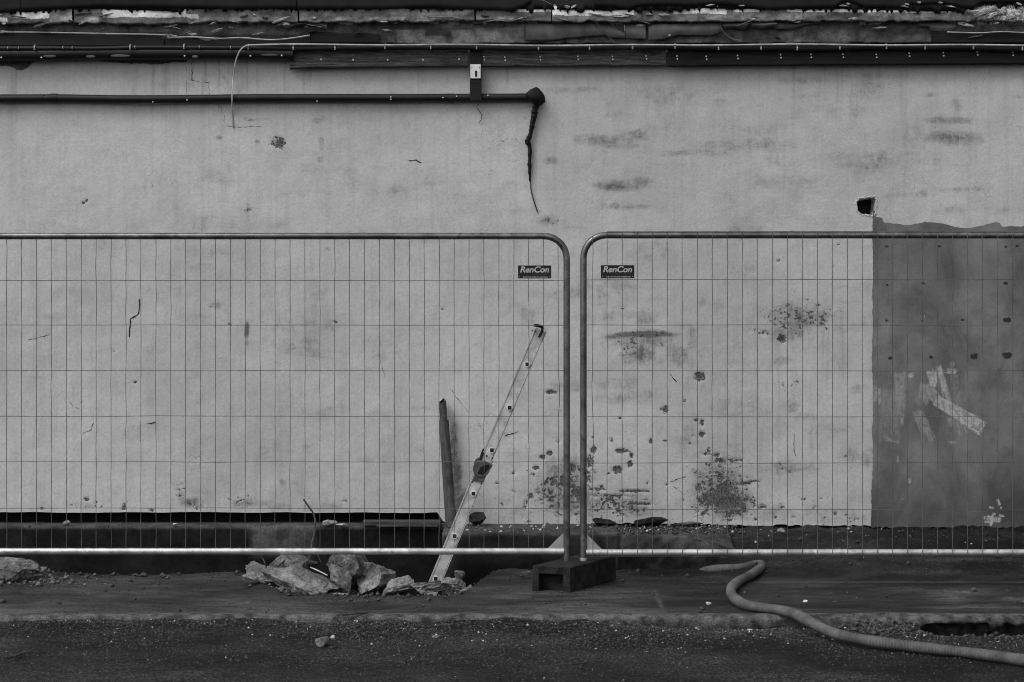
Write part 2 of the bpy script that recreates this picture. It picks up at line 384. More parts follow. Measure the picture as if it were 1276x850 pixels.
def road_z(x, y):
    z = -.052+.036*sstep(KERB_Y-.5, KERB_Y, y)*sstep(860, 760, x*237+638)+(fbm(x*1.1, y*1.1, 51)-.5)*.02+(fbm(x*24, y*24, 52)-.5)*.007
    near = sstep(KERB_Y-.35, KERB_Y, y)
    z = z+near*(fbm(x*5, y*5, 53)-.5)*.035-.02*near*sstep(.4, .65, fbm(x*2.1, 3.3, 57))
    h = hollow(x)*sstep(KERB_Y-.34, KERB_Y-.06, y+.1*(fbm(x*6, y*6, 54)-.5))
    z = z-.068*h
    mound = sstep(1045, 1075, x*237+638)*sstep(1165, 1120, x*237+638)*sstep(KERB_Y-.35, KERB_Y-.05, y)
    z = z+.03*mound*(fbm(x*16, y*16, 55))
    return z
xs = np.arange(-3.6, 3.6, .013); ys = np.arange(-3.4, -.9, .012)
X, Y = np.meshgrid(xs, ys, indexing='ij')
ed = np.minimum(sstep(-3.6, -3.4, X)*sstep(3.6, 3.4, X), sstep(-3.4, -3.2, Y))
Z = road_z(X, Y)*ed+(-.052)*(1-ed)
PX = 638+X*F/(D+Y); PY = 425+F*(H-Z)/(D+Y)
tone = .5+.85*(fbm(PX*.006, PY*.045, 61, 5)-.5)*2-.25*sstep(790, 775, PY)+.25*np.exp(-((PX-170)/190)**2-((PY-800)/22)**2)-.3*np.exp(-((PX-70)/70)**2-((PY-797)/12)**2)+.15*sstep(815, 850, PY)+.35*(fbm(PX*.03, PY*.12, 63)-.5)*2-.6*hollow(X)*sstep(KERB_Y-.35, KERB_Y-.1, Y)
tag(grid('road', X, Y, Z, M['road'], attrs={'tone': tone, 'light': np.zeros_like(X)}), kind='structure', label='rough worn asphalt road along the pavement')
b = MB(); BG = 400
for (x0, x1, y0, y1) in ((-BG, BG, -BG, -3.4), (-BG, -3.6, -3.4, -.9), (3.6-.013, BG, -3.4, -.9)):
    k = len(b.v); b.v += [(x0, y0, -.052), (x1, y0, -.052), (x1, y1, -.052), (x0, y1, -.052)]; b.f.append((k, k+1, k+2, k+3))
for (x0, x1, y0, y1) in ((-BG, -8, -.9, 1.5), (8, BG, -.9, 1.5), (-BG, BG, 2.2, BG)):
    k = len(b.v); b.v += [(x0, y0, -.01), (x1, y0, -.01), (x1, y1, -.01), (x0, y1, -.01)]; b.f.append((k, k+1, k+2, k+3))
go = b.build('ground', simple('far_asphalt', .03, .3, 3, .9)); tag(go, kind='structure', label='asphalt yard beyond the street')

# kerb: worn concrete edge with a face, an underside and washed-out hollows below it
xs = np.concatenate([np.linspace(-8, -3.7, 40)[:-1], np.arange(-3.7, 3.7, .012), np.linspace(3.7, 8, 40)])
hx = hollow(xs); chip = sstep(.60, .75, fbm(xs*5, 1.7, 71))*.02
px_ = xs*237+638; rough_face = .004+.010*sstep(820, 900, px_)
broken = sstep(1050, 1075, px_)*sstep(1175, 1140, px_)
f0 = KERB_Y-.01+chip+.012*(fbm(xs*3, .5, 73)-.5)+.02*broken
bot = np.where(hx > 0, -.09+.055*hx, -.09)-.0*xs+.07*(fbm(xs*14, 4.4, 74)-.5)*hx
rows = []
for yo, zo, am in ((.125, -.001, .0), (.09, .004, .3), (.05, .006, .4), (.022, .003, .5), (.006, -.006, .7), (-.003, -.018, 1), (-.004, -.030, 1.2)):
    rows.append((f0+yo+rough_face*am*1.6*(fbm(xs*30, yo*90, 75)-.5), zo+.006*am*(fbm(xs*16, yo*50, 76)-.5)-broken*.045*sstep(.09, 0, np.float64(yo))*fbm(xs*13, 2.2, 77)+0*xs))
rows.append((f0+.002+rough_face*2*(fbm(xs*30, 8, 75)-.5), np.minimum(bot, -.034)))
rows.append((f0+.07, np.minimum(bot, -.034)-.004)); rows.append((f0+.10+.04*fbm(xs*9, 6.1, 78), np.minimum(bot, -.034)-.03)); rows.append((f0+.12+.06*fbm(xs*9, 6.1, 79), np.full(xs.shape, -.24)))
Yk = np.stack([r[0] for r in rows], 1); Zk = np.stack([np.broadcast_to(r[1], xs.shape) for r in rows], 1)
tag(grid('kerb', np.repeat(xs[:, None], len(rows), 1), Yk, Zk, M['kerb'], smooth=True), kind='structure', label='pale worn concrete kerb edge, washed out on the right')

# ------------------------------------------------------------------ the wall
wall = thing('plastered_wall', (0, WY+.2, 0), 'long pale plastered wall with stains, chips and a square hole', 'wall')
wb_px = [(-400, 638), (545, 639), (552, 650), (575, 655), (700, 653), (800, 652), (905, 654), (1085, 655), (1700, 656)]
def wall_bottom(x):
    return wz(edge_fn(x, wb_px, WS))+.010*(fbm(x*6, 0*x, 81)-.5)+.012*(vn(x*45, 0*x, 82)-.5)*sstep(560, 600, wpx(x))
xs = np.concatenate([np.linspace(-8, -3.55, 60)[:-1], np.arange(-3.55, 3.55, .0095), np.linspace(3.55, 8, 60)])
tt = np.linspace(0, 1, 335); zb = wall_bottom(xs)
X = np.repeat(xs[:, None], len(tt), 1); Z = zb[:, None]+(3.52-zb[:, None])*tt[None]
PX = wpx(X); PY = wpy(Z)
stain_shade = np.zeros_like(X); speck = np.zeros_like(X); spall = np.zeros_like(X)
wig = (fbm(X*5, Z*5, 91)-.5)*26; wig2 = (fbm(X*6, Z*6, 92)-.5)*18
bare = None
def blob(kind, px, py, rx, ry, s, soft=1.3, w=1.0):
    qx = (PX-px+wig*w*min(1, rx/25))/rx; qy = (PY-py+wig2*w*min(1, ry/18))/ry
    qq = qx*qx+qy*qy; v = s*np.exp(-(.35*qq+.65*qq*qq)*soft)
    a = {'stain_shade': stain_shade, 'speck': speck, 'spall': spall}[kind]; np.maximum(a, v, out=a)
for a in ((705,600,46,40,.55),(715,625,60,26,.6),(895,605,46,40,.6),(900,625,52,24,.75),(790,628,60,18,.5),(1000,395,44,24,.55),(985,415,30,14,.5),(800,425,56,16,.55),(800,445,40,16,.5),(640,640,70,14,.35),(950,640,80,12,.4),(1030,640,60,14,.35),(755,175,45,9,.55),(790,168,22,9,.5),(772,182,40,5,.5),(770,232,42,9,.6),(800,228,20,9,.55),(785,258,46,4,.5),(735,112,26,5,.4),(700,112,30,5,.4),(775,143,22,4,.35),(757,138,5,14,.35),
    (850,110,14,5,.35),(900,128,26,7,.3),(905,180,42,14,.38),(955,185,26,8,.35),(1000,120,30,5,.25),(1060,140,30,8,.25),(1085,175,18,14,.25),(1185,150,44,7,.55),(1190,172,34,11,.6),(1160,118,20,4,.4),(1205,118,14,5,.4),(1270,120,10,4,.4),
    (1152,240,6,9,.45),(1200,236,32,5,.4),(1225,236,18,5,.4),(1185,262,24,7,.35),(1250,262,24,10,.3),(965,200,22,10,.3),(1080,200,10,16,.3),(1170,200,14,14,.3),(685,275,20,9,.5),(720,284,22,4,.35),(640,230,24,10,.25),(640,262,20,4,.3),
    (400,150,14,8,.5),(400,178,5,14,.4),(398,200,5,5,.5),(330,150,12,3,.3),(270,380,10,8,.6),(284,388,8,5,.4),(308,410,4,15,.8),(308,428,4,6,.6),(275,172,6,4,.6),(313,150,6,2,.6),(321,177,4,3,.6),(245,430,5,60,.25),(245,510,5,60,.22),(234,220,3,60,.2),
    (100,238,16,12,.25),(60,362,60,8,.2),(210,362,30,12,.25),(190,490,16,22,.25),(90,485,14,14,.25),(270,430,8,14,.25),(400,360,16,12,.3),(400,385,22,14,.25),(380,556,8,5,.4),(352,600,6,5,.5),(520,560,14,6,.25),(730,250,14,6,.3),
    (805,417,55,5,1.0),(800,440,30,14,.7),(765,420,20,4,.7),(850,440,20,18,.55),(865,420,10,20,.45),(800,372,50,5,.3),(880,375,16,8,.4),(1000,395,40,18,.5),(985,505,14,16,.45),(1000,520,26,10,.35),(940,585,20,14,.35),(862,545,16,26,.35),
    (585,640,30,14,.5),(570,600,9,50,.75),(567,560,7,50,.7),(575,630,14,26,.8),(240,628,24,9,.6),(310,630,26,8,.55),(350,632,30,7,.45),(410,632,20,6,.45),(225,618,8,10,.5),(100,630,16,6,.4),(700,608,56,36,.45),(895,615,50,32,.6),(770,625,60,18,.4),(1000,645,80,6,.3),(1080,645,20,9,.3)):  # tall blobs right of the leaning pipe: dirt plus its painted soft shadow
    blob('stain_shade', *a)
rq = random.Random(21)
for k in range(150):       # lesser scuffs and damp marks, denser to the right
    px_r = 1300*rq.random()**.75; blob('stain_shade', px_r, rq.uniform(90, 640), rq.uniform(12, 60), rq.uniform(5, 22), rq.uniform(.15, .42)*(1.1 if px_r > 640 else .8))
for a in ((705,600,60,52,.56),(740,630,90,24,.6),(895,605,62,50,.6),(900,625,60,26,.8),(1000,395,56,30,.62),(800,430,60,24,.5),(347,178,13,9,.85),(805,418,52,6,.62),(798,438,32,16,.55),(850,435,26,24,.40),(1000,392,46,22,.62),(985,412,26,16,.6),(975,422,9,6,.85),(940,412,14,6,.55),(1025,378,26,14,.45),(1020,440,60,30,.25),(985,478,26,10,.42),(985,500,16,14,.36),
    (990,560,14,40,.22),(690,610,38,34,.66),(712,602,30,40,.70),(735,590,22,34,.62),(760,628,56,20,.66),(790,632,40,12,.5),(895,612,44,34,.74),(900,625,36,20,.90),(870,600,30,22,.5),(925,590,30,20,.42),(900,570,36,20,.42),(690,575,20,20,.42),(720,640,60,12,.55),(850,640,120,9,.4),
    (660,600,30,40,.38),(620,630,60,16,.36),(610,585,60,30,.2),(950,630,40,14,.4),(1020,630,50,22,.42),(1060,560,20,60,.2),(760,510,90,60,.22),(820,560,60,40,.27),(690,500,40,30,.2),(225,612,12,16,.55),(240,632,26,8,.62),(310,624,34,10,.5),(330,640,60,5,.42),(110,632,50,7,.42),(110,608,70,14,.3),
    (30,605,30,14,.3),(400,625,60,10,.3),(480,622,60,8,.25),(275,622,24,10,.4),(640,175,24,5,.42),(655,148,6,5,.5),(690,275,16,8,.55),(1180,156,40,8,.3),(400,150,10,6,.4),(108,255,6,6,.5),(308,262,12,4,.5),(585,320,9,9,.42),(560,325,6,16,.3)):
    blob('speck', *a)
for a in ((873,469,8,6,1),(687,489,7,3.2,.95),(830,511,4,6,.9),(825,510,3,3,.8),(875,527,3,5,1),(875,541,4,4,1),(775,562,8,3,1),(787,568,3,4,.95),(785,579,4,4,1),(769,586,8,5,.95),(811,550,2.5,4,.9),(772,521,3,2,.85),(762,548,3,3,.8),(685,565,4,3.5,1),(676,570,4,3,.9),(668,583,4,3,.9),
    (893,567,4,3,.9),(884,561,3,4,.9),(898,574,8,3,.85),(880,566,8,2,.8),(916,573,14,2,.75),(975,424,5,3,1),(953,415,8,4,.7),(347,178,10,8,.75),(340,180,6,4,.6),(104,253,2.4,2,.9),(108,250,2,2,.9),(311,262,3,1.6,.8),(970,325,1.8,1.8,.9),(853,499,2.4,2,.85),(850,470,2,2,.6),
    (712,583,6,6,.9),(705,600,8,10,.85),(720,615,9,9,.9),(690,600,5,5,.8),(735,575,6,9,.85),(740,560,4,5,.9),(745,610,12,3,.8),(790,612,22,1.8,.95),(760,618,30,1.6,.8),(800,628,20,1.8,.8),(900,612,10,9,.95),(885,620,12,8,.9),(910,605,10,7,.85),(930,603,12,3,.8),(870,608,6,6,.8),(905,628,22,7,.9),(950,632,8,2.5,.85),(940,600,9,1.6,.8),
    (660,650,4,3,.6),(155,631,2.4,4,1),(155,634,4,2,1),(188,636,4,2.6,.85),(108,622,5,3,.8),(120,628,3,6,.6),(52,634,6,2,.7),(640,612,3,3,.7),(655,628,3,6,.8),(662,618,5,4,.8),(1015,632,4,2,.7),(1002,622,6,2,.6),(985,588,2,2,.8)):
    blob('spall', *a, soft=.7, w=.25)
for k in range(65):      # small chips, most of them low on the wall right of the ladder
    low = rq.random() < .7; px_r = rq.uniform(600, 1075) if low else rq.uniform(0, 1075); py_r = 648-110*rq.random()**2 if low else rq.uniform(140, 640)
    blob('spall', px_r, py_r, rq.uniform(1.2, 3.4), rq.uniform(1, 2.4), rq.uniform(.65, 1), soft=.7, w=.2)
speck = np.maximum(speck, .36*sstep(600, 652, PY+8*(fbm(X*3, 0*X, 93)-.5))*(.55+.45*sstep(560, 640, PX)))
cv = np.interp(PX, [-800, 0, 12, 20, 26, 35, 40, 60, 120, 135, 160, 200, 215, 232, 232.5, 2200], [84, 83, 82, 86, 88, 84, 77, 75, 75, 77, 79, 80, 77, 77.5, 66, 66])+1.5*(fbm(X*18, 0*X, 99)-.5)
spall = np.maximum(spall, np.clip(.5+(cv-PY)*.5, 0, 1.4)*(PX < 233))
# the small hole knocked through the skin
hole = [(1068,252),(1072,248),(1081,247),(1089,246),(1091,249),(1090,262),(1088,268),(1080,267),(1073,266),(1069,262)]
def inside(px, py, poly):
    c = np.zeros(px.shape, bool); n = len(poly)
    for i in range(n):
        (x0, y0), (x1, y1) = poly[i], poly[(i+1) % n]
        if y0 == y1: continue
        c ^= ((y0 > py) != (y1 > py)) & (px < (x1-x0)*(py-y0)/(y1-y0)+x0)
    return c
inn = inside(PX, PY, hole)
hk = ~(inn[:-1, :-1] | inn[1:, :-1] | inn[1:, 1:] | inn[:-1, 1:])
Yw = WY+(fbm(X*2.2, Z*2.2, 95)-.5)*.012+(fbm(X*11, Z*11, 96)-.5)*.004+.007*np.clip(spall*1.4-.4, 0, 1)+.004*np.clip(speck*1.5-.6, 0, 1)*(vn(X*60, Z*60, 97))
Yw += .010*sstep(wz(120), wz(128), Z)*sstep(wx(232)-.006, wx(232), X)*0
streak = sstep(wz(170), wz(84), Z)*.5*sstep(.4, .6, fbm(X*2.5, Z*.3, 98))+.25*np.exp(-((PX-1010)/70)**2-((PY-470)/90)**2)
grid('plaster', X, Yw, Z, M['wall'], wall, {'stain_shade': stain_shade, 'speck': speck, 'spall': spall, 'streak': streak}, keep=hk)
b = MB(); b.box((-8, WY+.03, .30), (wx(1062), WY+.35, 3.75)); b.box((wx(1098), WY+.03, .18), (8, WY+.35, 3.75))
b.box((wx(1062), WY+.03, .18), (wx(1098), WY+.35, wz(276))); b.box((wx(1062), WY+.03, wz(240)), (wx(1098), WY+.35, 3.75)); b.box((wx(548), WY+.031, .15), (wx(1062), WY+.33, .32))
b.box((wx(1060), WY+.24, wz(280)), (wx(1100), WY+.30, wz(236)))
b.build('masonry_core', M['core'], wall)
# ragged rim: inner and outer outlines with broken plaster thickness
b = MB(); cx, cy = 1079.5, 257
def ring(poly, grow, yy, jit, sub=5, seed=3):
    r = random.Random(seed); out = []
    n = len(poly)
    for i in range(n):
        for k in range(sub):
            t = k/sub; x = poly[i][0]*(1-t)+poly[(i+1) % n][0]*t; y = poly[i][1]*(1-t)+poly[(i+1) % n][1]*t
            d = math.hypot(x-cx, y-cy); q = 1+(grow+r.uniform(-jit, jit))/d
            p = P(cx+(x-cx)*q, cy+(y-cy)*q, WY); out.append((p.x, yy+r.uniform(-.001, .001), p.z))
    return out
rings = [ring(hole, 4.2, WY+.006, 1.1, seed=3), ring(hole, 2.0, WY-.0015, 1.5, seed=4), ring(hole, .6, WY-.001, .7, seed=5), ring(hole, -.1, WY+.014, .5, seed=6), ring(hole, .2, WY+.05, .3, seed=7)]
for R_ in rings: b.v += R_
n = len(rings[0])
for k in range(len(rings)-1):
    for i in range(n): j = (i+1) % n; b.f.append((k*n+i, k*n+j, (k+1)*n+j, (k+1)*n+i))
b.build('hole_rim', M['wall'], wall)
b = MB()
cav0 = ring(hole, .4, WY+.045, 0, seed=1); cav1 = ring(hole, -.6, WY+.14, 0, seed=1)
b.v += cav0+cav1
for i in range(n): j = (i+1) % n; b.f.append((i, j, n+j, n+i))
b.build('cavity', M['chipped'], wall)
b = MB(); b.v += cav1; b.f.append(tuple(range(n))); b.build('cavity_back', M['crack'], wall)
# grey painted area on the right, one coat proud of the plaster
top_px = [(1086.5,262),(1090,262),(1091,270),(1099,272),(1101,278),(1115,278),(1128,281),(1140,279),(1152,276),(1162,277),(1175,279),(1190,283),(1210,284),(1225,281),(1240,277),(1246,278),(1248,283),(1262,282),(1280,282),(1340,276),(1500,284),(2200,280)]
xs = np.concatenate([np.arange(wx(1086.8), 3.55, .006), np.linspace(3.55, 8, 60)]); tt = np.linspace(0, 1, 330)
tp = wz(edge_fn(xs, top_px, WS))+.012*(fbm(xs*22, 0*xs, 101)-.5); zb = wall_bottom(xs)-.01
X = np.repeat(xs[:, None], len(tt), 1); Z = zb[:, None]+(tp-zb)[:, None]*tt[None]
X[0] += (fbm(Z[0]*7, 0*Z[0], 105)-.5)*.022+.005*(vn(Z[0]*45, 0*Z[0], 107)-.5)-.012*sstep(wz(560), wz(650), Z[0])+.002*vn(Z[0]*80, 0*Z[0], 106)
PX = wpx(X); PY = wpy(Z); stain_shade = np.zeros_like(X); speck = np.zeros_like(X); spall = np.zeros_like(X)
wig = (fbm(X*5, Z*5, 191)-.5)*20; wig2 = (fbm(X*6, Z*6, 192)-.5)*16
for a in ((1105,307,3,2,1),(1170,307,2.5,2,1),(1253,308,2.5,2,1),(1267,307,3,2,.8),(1105,355,2.5,2,1),(1150,353,2.5,2,1),(1253,353,3.5,2.6,1),(1105,399,2.2,2,1),(1149,400,2,2,1),(1199,399,2.5,2,1),(1255,399,6,4,1),(1109,446,4,3,1),(1160,445,3,2.4,1),(1214,444,6,5,1),(1255,443,7,5,1),(1212,340,14,9,.35),(1230,315,9,6,.3),(1100,432,12,6,.4)): blob('speck', *a, soft=.8, w=.15)
white = np.zeros_like(X)
def stroke(pts, hw, s, soft=.35):
    global white
    d = seg_dist(PX+.10*wig, PY+.10*wig2, pts); white = np.maximum(white, s*sstep(hw, hw*(1-soft), d))
def swipe(a, b, hw, s, dry=.3, seed=0, hw2=None):
    """one pull of a brush: flat ends, bristle streaks along the stroke, drying towards its end"""
    global white
    L_ = math.hypot(b[0]-a[0], b[1]-a[1]); ux, uy = (b[0]-a[0])/L_, (b[1]-a[1])/L_
    u = (PX-a[0])*ux+(PY-a[1])*uy; v = -(PX-a[0])*uy+(PY-a[1])*ux
    hwu = hw+((hw2 or hw)-hw)*np.clip(u/L_, 0, 1)
    v = v+1.6*(fbm(u*.12, 0*u, seed+1)-.5); u2 = u+5*(vn(v*.9, 0*v, seed+2)-.5)
    m = sstep(hwu+.7, hwu-.7, np.abs(v))*sstep(-1, 1, u2)*sstep(L_+1, L_-1, u2)
    br = fbm(v*.8, u*.05, seed+3); th = dry*(.6+.8*np.clip(u/L_, 0, 1))
    white = np.maximum(white, s*m*sstep(th-.12, th+.12, br+.12))
swipe((1166, 498), (1224, 534), 6.5, .95, .35, 1, 9.5); swipe((1160, 462), (1164, 480), 6, 1.1, .3, 2, 5); swipe((1170, 457), (1181, 502), 3.5, .85, .42, 3, 4.5); swipe((1155, 478), (1150, 502), 8, .5, .5, 4); swipe((1158, 486), (1174, 505), 6, .5, .5, 5)
swipe((1179, 461), (1190, 463), 3.5, .95, .35, 6); swipe((1189, 466), (1194, 520), 5, .25, .55, 7); swipe((1121, 464), (1122, 522), 7, .36, .45, 8, 5); swipe((1092, 482), (1093, 502), 5, .5, .4, 9); swipe((1112, 485), (1108, 552), 13, .2, .5, 10); swipe((1143, 512), (1159, 550), 6, .42, .45, 11, 8)
swipe((1188, 518), (1197, 542), 9, .36, .5, 12); swipe((1182, 551), (1190, 551), 1.6, .7, .3, 13); swipe((1131, 470), (1137, 466), 3, .75, .35, 14); swipe((1125, 515), (1124, 530), 1.8, .5, .3, 15); swipe((1148, 486), (1151, 506), 9, .3, .5, 16); swipe((1186, 452), (1187, 458), 3, .5, .45, 17); swipe((1100, 545), (1120, 550), 3, .35, .5, 18)
rr = random.Random(4)
for k in range(26):
    a = rr.uniform(0, 6.28); q = rr.uniform(2, 15); x0 = 1238+math.cos(a)*q*.9; y0 = 645+math.sin(a)*q*.55-(6 if k % 5 == 0 else 0)
    stroke([(x0, y0), (x0+rr.uniform(-2.5, 2.5), y0+rr.uniform(-2, 2))], rr.uniform(1.1, 1.8), 1.1, .3)
stroke([(1232,646),(1244,648)], 4, 1.0, .6); stroke([(1243,623),(1245,628)], 2, .8); stroke([(1134,597),(1134,600)], 2.2, .9); stroke([(1119,570),(1119,576)], 1.8, .5)
damp = sstep(560, 650, PY)*.75+.3*np.exp(-((PX-1180)/80)**2-((PY-345)/30)**2)
nick = (fbm(X*3, Z*3, 95)-.5)
grid('grey_paint_patch', X, WY-.0045+(fbm(X*2.2, Z*2.2, 95)-.5)*.012+(fbm(X*11, Z*11, 96)-.5)*.004, Z, M['patch'], wall, {'white': white, 'speck': speck, 'damp': damp})
# cracks: thin open lines
def crack(pts, w0=.0022, seed=0):
    r = random.Random(seed); q = []
    for (a, b_) in zip(pts[:-1], pts[1:]):
        n = max(2, int(math.hypot(a[0]-b_[0], a[1]-b_[1])/3))
        for k in range(n): t = k/n; q.append((a[0]*(1-t)+b_[0]*t+r.uniform(-.7, .7), a[1]*(1-t)+b_[1]*t+r.uniform(-.7, .7)))
    q.append(pts[-1]); m = MB()
    P3 = []
    for p in q:
        x, z = wx(p[0]), wz(p[1]); y = WY+(float(fbm(x*2.2, z*2.2, 95))-.5)*.012+(float(fbm(x*11, z*11, 96))-.5)*.004
        P3.append((x, y-.0006, z))
    m.tube(P3, [w0*.75*r.choice((.25, .6, 1, 1.3)) for _ in P3], 4)
    m.build('crack', M['crack'], wall)
for i, (pts, w) in enumerate((([(239,76),(239,100)], .0045), ([(239,100),(247,102),(260,103),(261,118)], .002), ([(174,372),(173,390),(163,398),(161,420)], .0045), ([(272,130),(279,142),(279,157),(290,158),(325,158)], .0016),
    ([(232,76),(232,118)], .0012), ([(563,486),(572,500),(584,513)], .0025), ([(629,543),(645,538)], .004), ([(35,424),(48,421),(62,417)], .0022), ([(117,526),(113,536),(103,540)], .0025), ([(509,200),(518,200),(525,203)], .004), ([(87,501),(92,508),(98,509)], .002), ([(1093,620),(1089,660)], .002),
    ([(1265,622),(1272,624)], .005), ([(836,600),(855,594)], .003), ([(840,606),(852,616)], .002), ([(470,440),(480,470)], .0012), ([(930,290),(990,288)], .0012), ([(182,528),(194,527)], .004), ([(990,540),(989,560),(991,568)], .003), ([(835,466),(843,476)], .004), ([(1038,330),(1036,360)], .0012))): crack(pts, w, i)

# ------------------------------------------------------------------ concrete ledge along the foot of the wall
def rough_block(name, parent, x0, x1, y0, y1, z0, z1, fn_tone, res=.02, amp=.012, seed=0, topfn=None, frontfn=None):
    """front face and top of a cast block, one sheet from front foot to back edge"""
    xs = np.arange(x0, x1+res, res); prof = [(y0, z) for z in np.arange(z0, z1-.012, res)]+[(y0+.004, z1-.006), (y0+.012, z1)]+[(y, z1) for y in np.arange(y0+.03, y1, res)]
    Yp = np.array([p[0] for p in prof]); Zp = np.array([p[1] for p in prof])
    X = np.repeat(xs[:, None], len(prof), 1); Y = np.repeat(Yp[None], len(xs), 0).copy(); Z = np.repeat(Zp[None], len(xs), 0).copy()
    u = np.arange(len(prof))*res
    nz = fbm(X*6, u[None]*6, seed)-.5+.4*(fbm(X*26, u[None]*26, seed+5)-.5)
    front = sstep(y0+.02, y0, Y)
    Y += nz*amp*2*front; Z += nz*amp*(1-front)
    if topfn is not None: Z = np.minimum(Z, topfn(X, Y))
    if frontfn is not None: Y += frontfn(X, Z)*front
    # close the two ends by pulling the end columns back
    X = np.concatenate([X[:1], X, X[-1:]]); Y = np.concatenate([np.maximum(Y[:1], y1), Y, np.maximum(Y[-1:], y1)]); Z = np.concatenate([Z[:1], Z, Z[-1:]])
    return grid(name, X, Y, Z, M['ledge'], parent, {'tone': fn_tone(X, Y, Z), 'white': np.zeros_like(X)})
LZ = .23
led = thing('foundation_ledge', (0, 1.2, 0), 'low concrete foundation ledge below the wall, dark on its trench side', 'ledge')
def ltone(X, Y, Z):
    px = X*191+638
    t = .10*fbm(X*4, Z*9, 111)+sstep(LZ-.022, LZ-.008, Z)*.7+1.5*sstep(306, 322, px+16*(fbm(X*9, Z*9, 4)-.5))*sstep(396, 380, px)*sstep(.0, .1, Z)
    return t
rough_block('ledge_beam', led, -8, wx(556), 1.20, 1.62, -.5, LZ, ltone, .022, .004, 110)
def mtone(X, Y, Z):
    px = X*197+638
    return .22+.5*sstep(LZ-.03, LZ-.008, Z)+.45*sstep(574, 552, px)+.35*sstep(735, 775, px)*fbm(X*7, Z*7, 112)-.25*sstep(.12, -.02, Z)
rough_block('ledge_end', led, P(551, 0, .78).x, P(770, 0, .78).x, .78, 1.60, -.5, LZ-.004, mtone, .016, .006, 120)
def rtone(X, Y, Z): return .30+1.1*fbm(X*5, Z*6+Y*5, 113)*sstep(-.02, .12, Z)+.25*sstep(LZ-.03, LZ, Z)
def r_top(X, Y): return LZ-.008-.03*fbm(X*6, Y*6, 115)-.10*sstep(P(850, 0, .8).x, P(925, 0, .8).x, X)*sstep(1.3, .8, Y)
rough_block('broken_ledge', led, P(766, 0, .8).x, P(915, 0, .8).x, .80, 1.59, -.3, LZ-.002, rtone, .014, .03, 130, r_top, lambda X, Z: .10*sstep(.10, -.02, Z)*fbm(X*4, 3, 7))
b = MB(); b.box((-8, 1.62, -.6), (8, 1.9, .31)); b.build('ledge_backing', M['core'], led)

# ------------------------------------------------------------------ rubble
def rock_mesh(name, dims, seed, cuts=9, sub=3, rough=.10):
    r = random.Random(seed); bm = bmesh.new(); bmesh.ops.create_icosphere(bm, subdivisions=sub, radius=1)
    pl = []
    for k in range(cuts):
        v = Vector((r.gauss(0, 1), r.gauss(0, 1), r.gauss(0, 1))).normalized(); pl.append((v, r.uniform(.34, .72)))
    for v in bm.verts:
        p = v.co.copy()
        for nrm, c in pl:
            d = p.dot(nrm)-c
            if d > 0: p -= nrm*d
        v.co = p
    me = bpy.data.meshes.new(name); bm.to_mesh(me); bm.free()
    co = np.empty(len(me.vertices)*3, np.float32); me.vertices.foreach_get('co', co); co = co.reshape(-1, 3)
    nd = np.linalg.norm(co, axis=1, keepdims=True)
    k = (fbm(co[:, 0]*3+seed, co[:, 1]*3+co[:, 2]*2.3, seed)-.5)*rough*2.2+(np.abs(fbm(co[:, 0]*5+seed, co[:, 2]*5+co[:, 1]*4, seed+3)-.5)*-2+.25)*rough*1.5+(vn(co[:, 0]*17+seed, co[:, 2]*17+co[:, 1]*13, seed+5)-.5)*rough*.7
    co = co*(1+k[:, None]/np.maximum(nd, .3))
    co -= (co.max(0)+co.min(0))/2; co /= (co.max(0)-co.min(0))/2
    co *= np.array(dims)/2
    me.vertices.foreach_set('co', co.ravel().astype(np.float32)); me.update()
    return me
RG = 'broken concrete chunks along the trench edge'
def rock(name, px, py, w, h, Y, label, seed, rot=0, dep=None, cat='rubble', group=RG, cuts=9, rough=.10, mat='rock', sub=4):
    s = F/(D+Y); W_, H_ = w/s, h/s; dp = dep or .75*W_
    o = link(name, rock_mesh(name, (W_, dp, H_), seed, cuts, sub, rough), M[mat])
    o.location = P(px, py, Y); o.rotation_euler = (0, math.radians(rot), 0)
    return tag(o, label, cat, group)
rock('concrete_chunk', 377, 723, 110, 30, -.02, 'long flat concrete slab lying at the front of the rubble heap', 11, 19, .34, rough=.07, cuts=12)
rock('concrete_chunk', 337, 716, 58, 42, .10, 'knobbly concrete lump at the left end of the rubble heap', 12, -12, .26, rough=.16)
rock('concrete_chunk', 362, 703, 66, 30, .24, 'tilted concrete slab behind the long flat slab', 13, 8, .3, rough=.09)
rock('concrete_chunk', 424, 722, 30, 46, .00, 'upright wedge of concrete in the middle of the rubble heap', 14, -20, .16, rough=.08, cuts=7)
rock('concrete_chunk', 441, 711, 70, 54, .17, 'largest concrete boulder, its top just under the bottom rail', 15, 24, .34, rough=.11)
rock('concrete_chunk', 466, 724, 48, 42, .05, 'rough boulder leaning against the right of the largest boulder', 16, 20, .26, rough=.12)
rock('concrete_chunk', 496, 731, 44, 24, -.06, 'low pale chunk just right of the boulders', 17, -14, .2, rough=.11)
rock('concrete_chunk', 535, 731, 56, 17, -.08, 'flat pale chunk in front of the ladder foot', 18, -6, .2, rough=.12)
rock('concrete_chunk', 566, 731, 36, 24, -.10, 'squat pale chunk just right of the ladder foot', 19, 10, .18, rough=.13)
rock('concrete_chunk', 579, 738, 12, 9, -.28, 'small round stone at the right end of the rubble', 20, 0, .06, sub=2)
rock('concrete_chunk', 572, 716, 15, 13, .10, 'small crumb of concrete on top behind the squat chunk', 21, 30, .08, sub=2)
rock('concrete_chunk', 312, 722, 22, 13, -.02, 'small grey chunk left of the knobbly lump', 22, 12, .1, sub=2)
rock('concrete_chunk', 425, 741, 24, 4, -.30, 'thin pale flake lying in front of the upright wedge', 23, 0, .08, sub=2)
